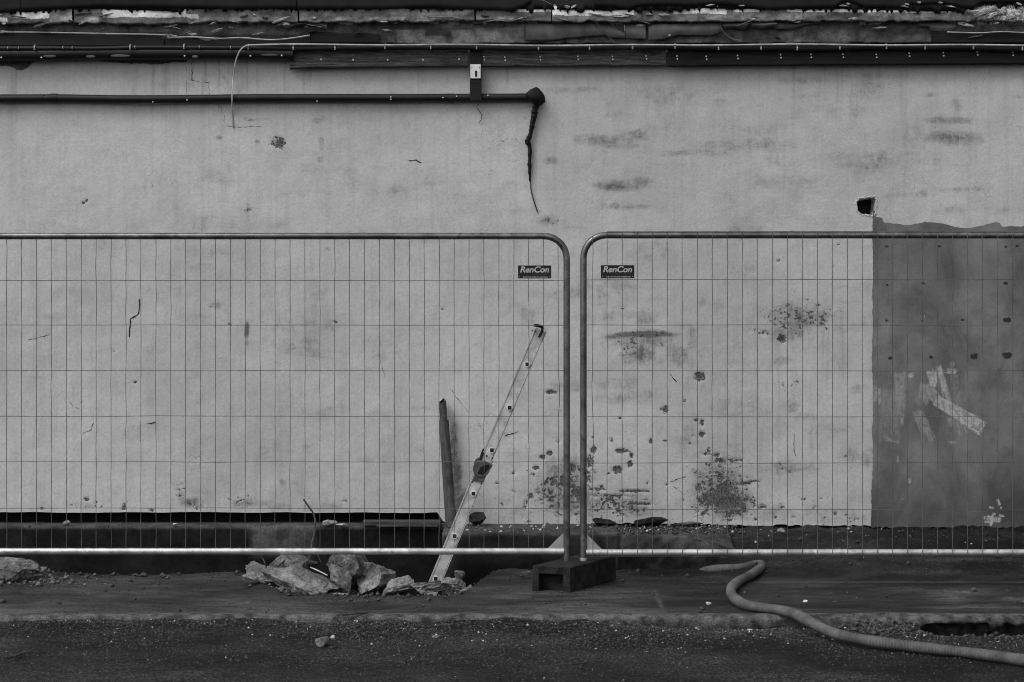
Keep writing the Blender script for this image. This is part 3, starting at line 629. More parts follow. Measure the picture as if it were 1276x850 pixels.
rock('concrete_chunk', 14, 705, 44, 19, .26, 'pale flat chunk on top of the heap at the left edge', 24, 6, .22)
rock('concrete_chunk', 38, 705, 27, 15, .24, 'pale pointed chunk second from the left edge', 25, 12, .14, cuts=6)
rock('concrete_chunk', 20, 716, 52, 26, .16, 'darker lump under the pale chunks at the left edge', 26, 0, .22, rough=.16)
rock('concrete_chunk', 53, 710, 10, 8, .24, 'small pale stone right of the heap at the left edge', 27, 0, .05, sub=2)
rock('loose_stone', 403, 799.5, 19, 14, -2.02, 'pale angular stone lying alone on the road', 31, -25, .10, 'stone', 'loose stones', 7, .05, 'rock')
rock('loose_stone', 414.5, 794, 6, 5, -1.95, 'tiny white stone just behind the pale angular stone', 32, 0, .03, 'stone', 'loose stones', 7, .08, 'palechips', 2)
rock('loose_stone', 545, 793, 14, 3.5, -1.9, 'flat pale flake on the road below the ladder', 33, 0, .05, 'stone', 'loose stones', 7, .08, 'rock', 2)
rock('loose_stone', 83, 651.5, 11, 6, 1.25, 'pale stone on the ledge in the dark gap, far left', 34, 0, .06, 'stone', 'loose stones', 7, .1, 'rock', 2)
rock('loose_stone', 218, 653.5, 6, 3.5, 1.2, 'small white stone on the ledge between the far left and the bent rod', 35, 0, .03, 'stone', 'loose stones', 7, .1, 'palechips', 2)
rock('loose_stone', 411, 651.5, 19, 8, 1.22, 'crumbly pale stone on the ledge just right of the bent rod', 36, 0, .08, 'stone', 'loose stones', 7, .2, 'rock', 2)
rock('loose_stone', 425, 653.7, 14, 2.6, 1.17, 'flat white flake on the ledge beside the crumbly pale stone', 37, 0, .05, 'stone', 'loose stones', 7, .1, 'palechips', 2)
rock('loose_stone', 974, 661, 11, 6, 1.2, 'round dull stone at the foot of the wall right of the broken ledge', 38, 0, .06, 'stone', 'loose stones', 7, .1, 'rock', 2)
rock('loose_stone', 595, 646, 22, 17, 1.28, 'dark block against the wall right of the ladder', 39, 0, .1, 'stone', 'loose stones', 8, .08, 'foot', 2)
rock('loose_stone', 752, 653, 30, 14, 1.26, 'dark flat stone on the ledge just right of the fence posts', 40, 3, .12, 'stone', 'loose stones', 8, .1, 'foot', 2)
rock('loose_stone', 812, 651, 44, 15, 1.26, 'largest dark stone on the ledge under the right fence panel', 41, 2, .14, 'stone', 'loose stones', 8, .1, 'foot', 2)
rock('loose_stone', 856, 652.5, 44, 7, 1.22, 'pale topped flat stone leaning on the wall by the broken ledge', 42, -4, .08, 'stone', 'loose stones', 8, .1, 'rock', 2)
rock('loose_stone', 883, 752, 7, 4, -1.0, 'small pale pebble left of the hose bend on the pavement', 43, 0, .03, 'stone', 'loose stones', 7, .1, 'palechips', 2)
rock('loose_stone', 1003, 749, 6, 3.5, -.95, 'small pale pebble right of the hose on the pavement', 44, 0, .03, 'stone', 'loose stones', 7, .1, 'palechips', 2)
rock('loose_stone', 984, 704, 9, 7, .72, 'white plaster lump right of the hose loop', 45, 0, .04, 'stone', 'loose stones', 7, .15, 'palechips', 2)
rock('loose_stone', 1264, 799, 6, 8, -1.5, 'small white upright chip below the kerb at the right edge', 46, 10, .03, 'stone', 'loose stones', 7, .15, 'palechips', 2)
rock('loose_stone', 935, 785.5, 8, 3.5, -1.46, 'white flake on the road just below the kerb left of the hose', 47, 0, .03, 'stone', 'loose stones', 7, .15, 'palechips', 2)
rock('loose_stone', 655, 714, 14, 6, .30, 'grey flake left of the fence foot', 48, -20, .06, 'stone', 'loose stones', 7, .12, 'rock', 2)

# uncountable grit: one object for each kind
def scatter(name, spots, mat, label, seed):
    r = np.random.default_rng(seed)
    base = np.array([(1,0,0),(-1,0,0),(0,1,0),(0,-1,0),(0,0,.8),(0,0,-.8)], float)
    faces = np.array([(0,2,4),(2,1,4),(1,3,4),(3,0,4),(2,0,5),(1,2,5),(3,1,5),(0,3,5)])
    n = len(spots); s = np.asarray(spots)
    a = r.uniform(0, 6.28, n); sh = r.uniform(.6, 1.4, (n, 6, 1))
    v = base[None]*sh*s[:, None, 3:4]
    v = np.stack([v[..., 0]*np.cos(a)[:, None]-v[..., 1]*np.sin(a)[:, None], v[..., 0]*np.sin(a)[:, None]+v[..., 1]*np.cos(a)[:, None], v[..., 2]], -1)+s[:, None, :3]
    f = faces[None]+(np.arange(n)*6)[:, None, None]
    me = bpy.data.meshes.new(name); me.vertices.add(n*6); me.vertices.foreach_set('co', v.reshape(-1).astype(np.float32))
    f = f.reshape(-1, 3); me.loops.add(f.size); me.loops.foreach_set('vertex_index', f.ravel().astype(np.int32))
    me.polygons.add(len(f)); me.polygons.foreach_set('loop_start', np.arange(0, f.size, 3, dtype=np.int32)); me.update(calc_edges=True); me.validate()
    o = link(name, me, M[mat]); return tag(o, label, None, None, 'stuff')
r = np.random.default_rng(5)
def spots_road(n, band, lo, hi):
    x = r.uniform(-3.3, 3.3, n); y = KERB_Y-.02-np.abs(r.exponential(band, n)); k = (y > -3.2); x, y = x[k], y[k]
    k = fbm(x*1.6, y*2.5, 141) > r.uniform(.25, .6, len(x)); x, y = x[k], y[k]
    sz = lo+(hi-lo)*r.power(.6, len(x))**2
    return np.stack([x, y, road_z(x, y)+sz*.25, sz], 1)
scatter('road_gravel', np.concatenate([spots_road(30000, .35, .002, .009), spots_road(26000, 1.2, .0018, .006)]), 'gravel', 'fine gravel and grit strewn over the road', 1)
a = spots_road(700, .3, .003, .008)
scatter('pale_grit', a, 'palechips', 'pale plaster crumbs scattered on the road', 2)
def spots_pave(n, fn, lo, hi):
    x = r.uniform(-3.4, 3.4, n); y = r.uniform(KERB_Y+.02, 1.38, n); pr = fn(x, y); k = r.uniform(0, 1, n) < pr; x, y = x[k], y[k]
    sz = lo+(hi-lo)*r.power(.6, len(x))**5; z, pt = pave_z(x, y)
    k = pt < .2; return np.stack([x, y, z+sz*.2, sz], 1)[k]
def near_edge(x, y): return .9*np.exp(-np.abs(y-pit_edge(x)+.06)/.07)*sstep(620, 560, x*205+638)*(.15+.85*sstep(.42, .62, fbm(x*4, y*0, 145)))+.012
scatter('trench_spoil', spots_pave(60000, near_edge, .003, .022), 'gravel', 'loose spoil and grit along the trench edge', 3)
def bank(x, y): return sstep(880, 960, x*200+638)*sstep(.3, .8, y)*sstep(.4, .65, fbm(x*3, y*6, 147))*.16+.002
scatter('plaster_crumbs', np.concatenate([spots_pave(9000, bank, .003, .013)]), 'palechips', 'white plaster crumbs on the dirt bank at the right', 4)
scatter('pavement_grit', spots_pave(60000, lambda x, y: sstep(.3, .55, fbm(x*.9, y*5, 149))*.5*(.45+.55*sstep(840, 740, x*215+638))+.05, .0012, .005), 'gravel', 'fine grit over the damp pavement', 12)
scatter('bank_grit', spots_pave(6000, lambda x, y: sstep(860, 940, x*200+638)*sstep(.3, .6, y)*.5, .003, .012), 'gravel', 'dark grit on the dirt bank by the wall', 6)
n = 2600; x = r.uniform(P(300, 0, .1).x, P(592, 0, .1).x, n); y = r.uniform(-.40, .40, n); sz = .004+.03*r.power(.5, n)**4; z, pt = pave_z(x, y); k = y > pit_edge(x)-.05
scatter('rubble_spoil', np.stack([x, y, z+sz*.3, sz], 1)[k], 'gravel_mid', 'crushed concrete filling between the rubble chunks', 13)
n = 420; x = r.normal(P(40, 0, .1).x, .16, n); y = r.normal(.16, .12, n); sz = .004+.02*r.power(.5, n)**3; z, pt = pave_z(x, y); k = pt < .2
scatter('heap_spoil', np.stack([x, y, z+sz*.3, sz], 1)[k], 'gravel_mid', 'crushed concrete around the heap at the left edge', 14)
n = 1500; x = r.uniform(P(556, 0, 1).x, P(925, 0, 1).x, n); y = r.uniform(.80, 1.38, n); sz = .003+.016*r.power(.5, n)**2
scatter('ledge_debris', np.stack([x, y, LZ-.012+sz*.3, sz], 1), 'gravel', 'crumbled mortar and grit lying on the ledge', 7)
n = 170; x = r.uniform(P(556, 0, 1).x, P(925, 0, 1).x, n); y = r.uniform(.84, 1.36, n); sz = .004+.014*r.power(.5, n)**2
scatter('ledge_crumbs', np.stack([x, y, LZ-.008+sz*.3, sz], 1), 'palechips', 'pale plaster crumbs lying on the ledge', 8)
n = 260; x = r.uniform(wx(0)-.2, wx(552), n); y = r.uniform(1.14, 1.4, n); sz = .002+.008*r.power(.5, n)**2
scatter('gap_debris', np.stack([x, y, LZ+sz*.2, sz], 1), 'gravel', 'grit lying on the ledge in the dark gap', 9)
n = 700; px = np.clip(r.normal(1095, 26, n), 1040, 1165); x = (px-638)/236; y = r.uniform(KERB_Y-.30, KERB_Y+.03, n); sz = .0025+.018*r.power(.5, n)**4
n2 = 500; px2 = r.uniform(1140, 1276, n2); x2 = (px2-638)/236; y2 = r.uniform(KERB_Y-.34, KERB_Y+.04, n2); sz2 = .003+.014*r.power(.5, n2)**4
x, y, sz = np.concatenate([x, x2]), np.concatenate([y, y2]), np.concatenate([sz, sz2])
scatter('kerb_rubble', np.stack([x, y, road_z(x, y)+sz*.4, sz], 1), 'gravel', 'crumbled concrete where the kerb has broken beside the hose', 10)

# bent rods, wires and sticks
def rod(name, pts, r, mat, label, cat, group=None, n=6):
    o = MB().tube(spline(pts, 6), r, 6).build(name, M[mat], smooth=True); return tag(o, label, cat, group)
RB = 'rusty rods in the rubble'
rod('bent_rod', [P(378,622,.5), P(385,632,.5), P(391,641,.5), P(393,652,.48), P(391,668,.45), P(388,680,.40), P(386,700,.3)], .0060, 'rust', 'tall bent rusty rod rising from the rubble', 'rod', RB)
rod('bent_rod', [P(391,682,.25), P(395,690,.22), P(400,701,.2)], .0036, 'rust', 'short straight rod just right of the tall bent rod', 'rod', RB)
rod('bent_rod', [P(326,694,.0), P(330,701,-.02), P(332,708,-.02)], .004, 'rust', 'short rod curling over the knobbly lump', 'rod', RB)
rod('bent_rod', [P(374,670,.3), P(369,682,.28), P(362,692,.22), P(353,700,.12), P(347,706,.05)], .004, 'rust', 'long thin rod slanting down left across the tilted slab', 'rod', RB)
rod('bent_rod', [P(386,690,.12), P(383,700,.06), P(375,709,.02), P(355,714,.0)], .0055, 'rust', 'curved rod looping over the long flat slab', 'rod', RB)
rod('bent_rod', [P(336,716,-.16), P(345,728,-.20), P(360,735,-.24), P(368,734,-.26)], .005, 'rust', 'curved rod along the front edge of the long flat slab', 'rod', RB)
rod('stick', [P(387,707,.02), P(396,711,-.02), P(408,717,-.08)], .004, 'alu', 'short pale stick pointing at the upright wedge', 'stick')
g0 = [G(693,829,-.04), G(700,828,-.036), G(712,827.5,-.034), G(727,826,-.036), G(731,824,-.036)]
rod('twig', g0, .005, 'rust', 'dark twig lying on the road below the fence foot', 'twig', 'twigs')
rod('twig', [G(8,820,-.042), G(20,817,-.038), G(32,813,-.04)], .006, 'rust', 'dark twig lying on the road at the left edge', 'twig', 'twigs')
rod('twig', [G(425,766,.012), G(440,765,.014), G(458,763,.012)], .006, 'rust', 'dark twig on the pavement edge below the rubble', 'twig', 'twigs')
# board lying in the gap
t = thing('loose_board', P(500, 652, 1.25), 'grey board lying on the ledge in the gap left of the ladder', 'board')
b = MB(); b.box((P(452,0,1.2).x, 1.18, LZ+.004), (P(549,0,1.2).x, 1.30, LZ+.034)); o = b.build('plank', M['wood_scrap'], t, bevel=.003)
b = MB(); b.box((P(470,0,1.2).x, 1.14, LZ+.001), (P(546,0,1.2).x, 1.177, LZ+.012)); b.build('splinter', M['wood_scrap'], t, bevel=.002)

# ------------------------------------------------------------------ fence foot
FX, TH = .374, math.radians(25)
foot = thing('concrete_block', (FX, 0, 0), 'dark concrete fence foot with a handle recess holding both posts', 'block')
MF = Matrix.Translation((FX, 0, -.004)) @ Matrix.Rotation(-TH, 4, 'Z')
def foot_mesh():
    L, Wd, Hh = .35, .122, .145; bm = bmesh.new()
    # outline of the front end with a handle recess, extruded back a little, then the solid rest
    out = [(-Wd, 0), (-Wd*.66, 0), (-Wd*.64, Hh*.70), (Wd*.60, Hh*.70), (Wd*.62, 0), (Wd, 0), (Wd*.97, Hh), (-Wd*.97, Hh)]
    b = MB()
    b.prism(out, lambda x, z: MF @ Vector((x, -L, z)), lambda x, z: MF @ Vector((x, -L+.075, z)))
    sol = [(-Wd, 0), (Wd, 0), (Wd*.97, Hh), (-Wd*.97, Hh)]
    b2 = MB(); b2.prism(sol, lambda x, z: MF @ Vector((x, -L+.0752, z)), lambda x, z: MF @ Vector((x, L, z)))
    return b, b2
b1, b2 = foot_mesh()
b1.build('handle_end', M['foot'], foot, bevel=.004); b2.build('block', M['foot'], foot, bevel=.004)

# ------------------------------------------------------------------ fence panels
def bent_frame(xl, xr, zt, zb, rad, n=7):
    pts = [Vector((xl, 0, zb)), Vector((xl, 0, zt-rad))]
    for k in range(1, n): a = math.pi-(math.pi/2)*k/n; pts.append(Vector((xl+rad+rad*math.cos(a), 0, zt-rad+rad*math.sin(a))))
    pts += [Vector((xl+rad, 0, zt)), Vector((xr-rad, 0, zt))]
    for k in range(1, n): a = math.pi/2-(math.pi/2)*k/n; pts.append(Vector((xr-rad+rad*math.cos(a), 0, zt-rad+rad*math.sin(a))))
    pts += [Vector((xr, 0, zt-rad)), Vector((xr, 0, zb))]
    return pts
def fz(py): return H-(py-425)/210.0
def fx(px): return (px-638)/210.0
RT = .0197
def panel(label, pl, pr, ptop, pbot, wire_y, vpx, hpy, top_wire, bends, seed, end='left'):
    r = random.Random(seed); x0, x1 = fx(pl), fx(pr)
    t = thing('temporary_fence', ((x0+x1)/2, 0, .14), label, 'fence', 'temporary fence panels')
    MB().tube(bent_frame(x0, x1, fz(ptop), .10, .135), RT, 14).build('frame', M['galv'], t, smooth=True)
    MB().tube([(x0+RT*.8, 0, fz(pbot)), (x1-RT*.8, 0, fz(pbot))], RT, 14).build('foot_rail', M['galv_bright'], t, smooth=True)
    zt = fz(ptop); zb = fz(pbot)
    for px in vpx:
        x = fx(px); 
        d = min(x-x0, x1-x); zt2 = zt
        if d < .135: zt2 = zt-.135+math.sqrt(max(0, .135**2-(.135-d)**2))
        za = zt2+(RT if wire_y < 0 else 0)
        zz = [zb-(RT if wire_y < 0 else 0)]; 
        lev = [fz(h) for h in hpy]
        cut = [zb]+sorted(lev)+[zt2]
        pts = [(x, wire_y, zz[0])]
        for a, c in zip(cut[:-1], cut[1:]):
            for q in (.33, .67):
                pts.append((x+r.gauss(0, .0010)+bends.get((px, round(c, 3)), 0), wire_y+r.gauss(0, .0010), a+(c-a)*q))
            if c != zt2: pts.append((x+r.gauss(0, .0008), wire_y, c))
        pts.append((x+r.gauss(0, .001), wire_y, za))
        MB().tube(pts, .0019, 5).build('upright_wire', M['wire'], t, smooth=True)
    for py in hpy:
        yy = wire_y+.0042
        n = 10; pts = [(x0+(x1-x0)*k/n, yy, fz(py)+r.gauss(0, .0012)) for k in range(n+1)]
        MB().tube(pts, .0019, 5).build('cross_wire', M['wire'], t, smooth=True)
    if top_wire:
        for zq, yy in ((fz(ptop)+RT+.001, wire_y*.4), (fz(pbot)-RT-.002, wire_y*.4)): MB().tube([(x0+.14 if zq > 1 else x0+.05, yy, zq), ((x0+x1)/2, yy, zq+.001), (x1-.14, yy, zq)], .0021, 5).build('cross_wire', M['wire'], t, smooth=True)
    # corner plates
    for side, xx in ((1, x0+RT), (-1, x1-RT)):
        b = MB(); z0 = fz(pbot)+RT*.9
        b.prism([(xx, z0), (xx+side*.092, z0), (xx, z0+.092)], lambda x, z: Vector((x, -.002, z)), lambda x, z: Vector((x, .002, z)))
        b.build('corner_plate', M['gusset'], t)
    return t
lv = [695.8]+[677.5-18.62*k for k in range(38)]
bd = {}
zc = round(fz(294.5), 3)
for px in lv:
    if abs(px-454) < 7: bd[(px, zc)] = .008
    elif abs(px-472.6) < 7: bd[(px, zc)] = -.008
bd[(695.8, round(fz(349.5), 3))] = .0; bd[(695.8, round(fz(462), 3))] = .008; bd[(lv[1], zc)] = 0
pa = panel('galvanised mesh fence panel on the left, wires behind its rails', 706.2-735, 706.2, 294.3, 687, .0215, lv, [349.5, 405, 462, 519, 576, 634], False, bd, 3)
rv = [738.5]+[756.4+18.68*k for k in range(38)]
pb = panel('galvanised mesh fence panel on the right, wires wrapped over its rails', 727, 727+735, 293.2, 688.5, -.0215, rv, [348.5, 405, 462, 519.5, 576.5, 634.5], True, {(738.5, round(fz(519.5), 3)): .004, (738.5, round(fz(462), 3)): -.004}, 4)
for z in (.262, .31):       # bolt holes near the foot of the right post
    m = MB(); m.tube([(fx(727.5), -RT-.0012, z), (fx(727.5), -RT+.004, z)], .0055, 8).build('bolt_hole', M['crack'], pb)
m = MB(); m.tube([(fx(727), 0, .139), (fx(727), 0, .158)], RT+.0022, 14).build('foot_cap', M['galv_bright'], pb, smooth=True)
b = MB(); 

# printed plates
def text_mesh(txt, size, shear, offset):
    cu = bpy.data.curves.new('lettering', 'FONT'); cu.body = txt; cu.size = size; cu.shear = shear; cu.offset = offset; cu.extrude = .0006; cu.align_x = 'CENTER'; cu.align_y = 'CENTER'; cu.space_character = .98
    o = bpy.data.objects.new('lettering_source', cu); col.objects.link(o); dg = bpy.context.evaluated_depsgraph_get()
    me = bpy.data.meshes.new_from_object(o.evaluated_get(dg)); bpy.data.objects.remove(o); return me
lett = text_mesh('RenCon', .050, .22, .0011)
xsv = [v.co.x for v in lett.vertices]; zsv = [v.co.y for v in lett.vertices]
cxm = (max(xsv)+min(xsv))/2; wxm = max(xsv)-min(xsv); czm = (max(zsv)+min(zsv))/2; hzm = max(zsv)-min(zsv)
for v in lett.vertices: v.co = ((v.co.x-cxm)*.172/wxm, (v.co.y-czm)*.037/hzm, v.co.z)
def plate(px0, px1, py0, py1, y, label, seed):
    r = random.Random(seed); x0, x1, z0, z1 = fx(px0), fx(px1), fz(py1), fz(py0)
    t = thing('name_plate', ((x0+x1)/2, y, z0), label, 'sign', 'black name plates on the fence')
    MB().box((x0, y, z0), (x1, y+.003, z1)).build('backing', M['sign'], t)
    o = link('lettering', lett, M['print'], t); o.matrix_parent_inverse = Matrix(); o.location = (0, -.0009, (z1-z0)*.69); o.rotation_euler = (math.pi/2, 0, 0)
    for row, (za, zb, xa, xb, mt) in enumerate(((.30, .36, .45, .88, 'print_dim'), (.08, .15, .15, .88, 'print'))):
        m = MB(); x = x0+(x1-x0)*xa
        while x < x0+(x1-x0)*xb:
            w = r.uniform(.0022, .0048); m.box((x, y-.0008, z0+(z1-z0)*za), (x+w, y-.0001, z0+(z1-z0)*(zb-r.choice((0, .015))))); x += w+r.choice((.0014, .0014, .003))
        m.build('small_print', M[mt], t)
    for q in (.05, .95):
        MB().tube([(x0+(x1-x0)*q, y-.0015, z0+.010), (x0+(x1-x0)*q, y+.001, z0+.010)], .0022, 8).build('tie_hole', M['print'], t)
plate(645.5, 687, 330.8, 347, .008, 'black RenCon name plate on the left fence panel', 1)
plate(748.5, 790, 330.8, 347, -.030, 'black RenCon name plate on the right fence panel', 2)

# ------------------------------------------------------------------ folding ladder
lad = thing('folding_ladder', P(543, 722, .25), 'dusty aluminium folding ladder standing edge-on in the trench', 'ladder')
LY = .24; SW = .036
def lseg(pa_, pb_, ya, yb): return P(*pa_, ya), P(*pb_, yb)
B0, Hj, T0 = P(533.5, 748, LY), P(601, 585, LY+.04), P(674.5, 411, LY+.09)
back = Vector((-.002, .36, 0))
def stile(a, c, off, name='stile', w=SW):
    d = (c-a).normalized(); nrm = Vector((0, 1, 0)); nrm = (nrm-d*nrm.dot(d)).normalized(); sd = d.cross(nrm).normalized()
    b = MB(); L = (c-a).length
    Mx = Matrix((sd, nrm, d)).transposed().to_4x4(); Mx.translation = a+off
    b.box((-w, 0, 0), (w, .024, L), Mx)
    b.box((-w, -.004, 0), (-w+.004, 0, L), Mx); b.box((w-.004, -.004, 0), (w, 0, L), Mx)    # raised flanges
    o = b.build(name, M['alu'], lad, bevel=.0012)
    q = MB(); q.box((-w+.0045, -.0009, .002), (-w+.0075, .0005, L-.002), Mx); q.build('edge_line', M['hinge'], o)  # thin dark strip along one edge of the stile face
    return o, Mx, L
for off in (Vector((0, 0, 0)), back):
    stile(B0, Hj, off); stile(Hj, T0, off)
rung_px = [(657, 454), (635, 508), (613, 561), (590, 615), (566.5, 668), (543, 721)]
for (px, py) in rung_px:
    yy = LY+.04+(585-py)/(585-411)*.05 if py < 585 else LY+(748-py)/(748-585)*.04
    p = P(px, py, yy); e = p+back+Vector((0, .03, 0))
    ax = Vector((0, 1, 0)); b = MB()
    rg = MB().tube([p+Vector((0, -.009, 0)), p+Vector((0, .002, 0)), e], .0185, 14)
    o = rg.build('rung', M['white'], lad, smooth=True)
    c_ = MB(); q = .0115; c_.box((p.x-q, p.y-.0105, p.z-q), (p.x+q, p.y-.0085, p.z+q)); c_.build('rung_socket', M['crack'], o, bevel=.0008)
ang = math.atan2(T0.x-Hj.x, T0.z-Hj.z)
for off in (Vector((0, 0, 0)), back):
    c = Hj+off+Vector((0, -.012, 0)); b = MB()
    out = [(math.cos(a)*.052, math.sin(a)*.052) for a in [k*2*math.pi/20 for k in range(20)]]
    b.prism(out, lambda x, z: c+Vector((x-.006, -.008, z+.004)), lambda x, z: c+Vector((x-.006, .04, z+.004)))
    hg = b.build('hinge', M['hinge'], lad, bevel=.003)
    Ra = Matrix.Rotation(ang, 4, 'Y')
    b = MB(); b.prism([(-.030, -.085), (.034, -.070), (.040, .0), (.050, .05), (-.002, .055), (-.030, .02)], lambda x, z: c+Ra @ Vector((x, -.002, z)), lambda x, z: c+Ra @ Vector((x, .036, z)))
    b.build('hinge_arm', M['hinge'], hg, bevel=.003)
    b = MB(); b.prism([(-.032, -.026), (.0, -.032), (.032, .004), (.038, .026), (.01, .024), (-.018, .008)], lambda x, z: c+Vector((x+.004, -.0125, z+.004)), lambda x, z: c+Vector((x+.004, -.0075, z+.004)))
    b.build('release_lever', M['rubber'], hg, bevel=.001)
    b = MB(); b.tube([c+Ra @ Vector((-.034, .01, .045)), c+Ra @ Vector((-.036, .01, .10))], .007, 6); b.build('spring_pin', M['rubber'], hg)
for (px, py) in ((606.5, 568), (613.5, 571), (604, 575), (588.5, 600.5), (600, 602.5), (589.5, 606), (597, 609)):
    yy = LY+.04; p = P(px, py, yy); MB().tube([p+Vector((0, -.0052, 0)), p+Vector((0, .001, 0))], .0062, 8).build('rivet', M['rust'], lad)
b = MB(); b.tube([P(665.5, 405.2, .30), P(671, 406, .30), P(676.5, 408, .30)], [.008, .010, .009], 8)
b.tube([P(676.5, 408, .30), P(675, 414, .30), P(671.5, 420.5, .30)], [.009, .008, .007], 8); b.build('end_cap', M['rubber'], lad, smooth=True)
for q in ((663.5, 412), (667.5, 412.8)): p = P(*q, .32); MB().tube([p+Vector((0, -.006, 0)), p+Vector((0, .001, 0))], .005, 8).build('rivet', M['rust'], lad)

# ------------------------------------------------------------------ grimy pipe leaning on the wall
pl_ = thing('leaning_pipe', P(560, 650, 1.15), 'grimy grey pipe in a wider sleeve leaning on the wall left of the ladder', 'pipe')
Pb, Pt = P(562.5, 657, 1.18), P(551.3, 500, 1.352)
mid_ = Pb+(Pt-Pb)*((Pb.z-P(0, 524, 1.3).z)/(Pb.z-Pt.z))
MB().tube([mid_, Pt], .0245, 14, False).build('inner_pipe', M['batten'], pl_, smooth=True)
def half_sleeve():
    b = MB(); b.tube([Pb, Pb+(mid_-Pb)*.5, mid_], [.037, .035, .032], 16); return b
half_sleeve().build('sleeve', M['batten'], pl_, smooth=True)
d_ = (Pt-Pb)
for q in (-.016, .012): MB().tube([Pb+Vector((q, -.034, 0)), mid_+Vector((q, -.028, 0))], .0024, 5).build('rib', M['hinge'], pl_)
rk = link('torn_end', rock_mesh('torn_end', (.046, .042, .045), 61, 6, 2, .2), M['palechips'], pl_); rk.location = Pt+Vector((0, 0, -.004))-Vector(pl_.location); rk.matrix_parent_inverse = Matrix()
MB().tube([Pt+Vector((-.012, -.02, -.012)), Pt+Vector((-.004, -.026, .002)), Pt+Vector((.012, -.02, .016))], .006, 6).build('torn_strap', M['rubber'], pl_)

# ------------------------------------------------------------------ corrugated hose
hp = [(866,713.5,-.03),(878,711.5,-.004),(895,709,.022),(915,708,.0265),(930,706,.034),(942,703,.042),(949,703.5,.044),(947,708.5,.036),(936,716,.0285),(921,724,.0285),(912,732,.0285),(911,739,.0285),(917,747,.0285),(930,754,.0285),(950,757.5,.0285),(972,760.5,.0285),(990,765,.0290),(1005,773,.0265),(1022,782,.004),(1045,791,-.006),(1075,797.5,-.010),(1110,802.5,-.016),(1150,807.5,-.02),(1200,813,-.02),(1250,819.5,-.02),(1310,828,-.02),(1400,838,-.02)]
cp = [G(a, b_, c) for a, b_, c in hp]
fine = spline(cp, 40); L = [0.0]
for a, b_ in zip(fine[:-1], fine[1:]): L.append(L[-1]+(b_-a).length)
pitch = .016; st = pitch/4; pts = []; rad = []
La = np.array(L); fa = np.array([tuple(p) for p in fine])
for k in range(int(L[-1]/st)):
    s_ = k*st; pts.append(tuple(np.interp(s_, La, fa[:, j]) for j in range(3)))
    rr_ = .0256 if s_ > .16 else .0256*max(.35, (s_+.05)/.21)
    amp = .0014+.0026*min(1, max(0, (s_-1.0)/.4)); rr_ *= 1+.05*math.sin(s_*9)+.03*math.sin(s_*23+1); rad.append(rr_+amp*math.sin(2*math.pi*k/4+.7))
hose = MB().tube(pts, rad, 18).build('corrugated_hose', M['hose'])
hose.data.polygons.foreach_set('use_smooth', [True]*len(hose.data.polygons))
tag(hose, 'grey corrugated hose snaking from the wall over the kerb onto the road', 'hose')

# ------------------------------------------------------------------ eaves
eave = thing('roof_eave', (0, 1.3, 3.5), 'decayed roof eave of torn felt, peeling flashing and crumbling fascia', 'eave')
def strip(name, mat, Y0, px0, px1, top, botm, res=.008, nt=12, amp=.004, seed=0, fold=.03, attrs=None, bulge=0.0, parent=eave, jag=0, freq=20):
    """a sheet along the eave with a folded-back lower edge; top and botm are photo rows (number or control points)"""
    s = F/(D+Y0); xs = np.arange((px0-638)/s, (px1-638)/s, res)
    f = lambda q: (np.full(xs.shape, float(q)) if not hasattr(q, '__len__') else np.interp(xs*s+638, [a for a, _ in q], [b_ for _, b_ in q]))
    zt = H-(f(top)-425)/s; zb = H-(f(botm)-425)/s+amp*1.2*(fbm(xs*freq, 0*xs, seed+9)-.5)
    if jag: zb = zb-jag*np.clip(fbm(xs*60, 0*xs, seed+2, 2)-.45, 0, 1)*2
    t = np.linspace(0, 1, nt); X = np.repeat(xs[:, None], nt, 1); Z = zt[:, None]+(zb-zt)[:, None]*t
    Yv = Y0+amp*2*(fbm(X*4, Z*9, seed)-.5)+amp*(fbm(X*17, Z*17, seed+1)-.5)-bulge*np.sin(t*np.pi)[None]
    X = np.concatenate([X[:, :1], X, X[:, -1:]], 1); Z = np.concatenate([Z[:, :1]+.001, Z, Z[:, -1:]+.001], 1); Yv = np.concatenate([Yv[:, :1]+fold, Yv, Yv[:, -1:]+fold], 1)
    A = {}
    PXs = X*s+638; PYs = 425-(Z-H)*s
    if attrs: A = attrs(PXs, PYs)
    return grid(name, X, Yv, Z, M[mat], parent, A)
# roof covering above the picture
b = MB(); b.v += [(-8, 1.22, 3.86), (8, 1.22, 3.86), (8, 5.0, 4.7), (-8, 5.0, 4.7), (-8, 1.26, 3.82), (8, 1.26, 3.82), (8, 5.0, 4.6), (-8, 5.0, 4.6)]
b.f += [(0,1,2,3),(7,6,5,4),(0,4,5,1),(1,5,6,2),(2,6,7,3),(3,7,4,0)]; b.build('roof_slope', M['felt'], eave)
b = MB(); b.box((-8, 1.37, 3.42), (8, 1.75, 3.80)); b.build('eave_core', M['core'], eave)
for k, (a, c, bt, yy) in enumerate(((-800, 26.5, [(-800, 13), (0, 15.5), (26, 13.5)], 1.238), (27.5, 369, [(27, 13.5), (60, 11.5), (100, 9), (125, 8), (160, 9), (240, 9.5), (300, 11), (369, 10.5)], 1.233), (370.5, 661, [(370, 11), (480, 11), (530, 8.5), (590, 11.5), (640, 13), (650, 9), (661, 3)], 1.233),
        (740, 870, [(735, 1), (742, 8), (768, 8), (772, 10), (785, 12), (792, 8), (815, 6), (850, 7), (870, 7)], 1.234), (868, 1130, [(868, 6), (900, 5), (930, 9), (960, 12), (1000, 10), (1040, 9), (1050, 2), (1062, 2), (1080, 9), (1130, 10)], 1.235), (1128, 2100, [(1128, 6), (1180, 4), (1200, 10), (1215, 10), (1222, 3), (1276, 2), (2100, 8)], 1.236))):
    strip('felt_sheet', 'felt', yy, a, c, -36, bt, .01, 10, .004, 200+k*7, .02)
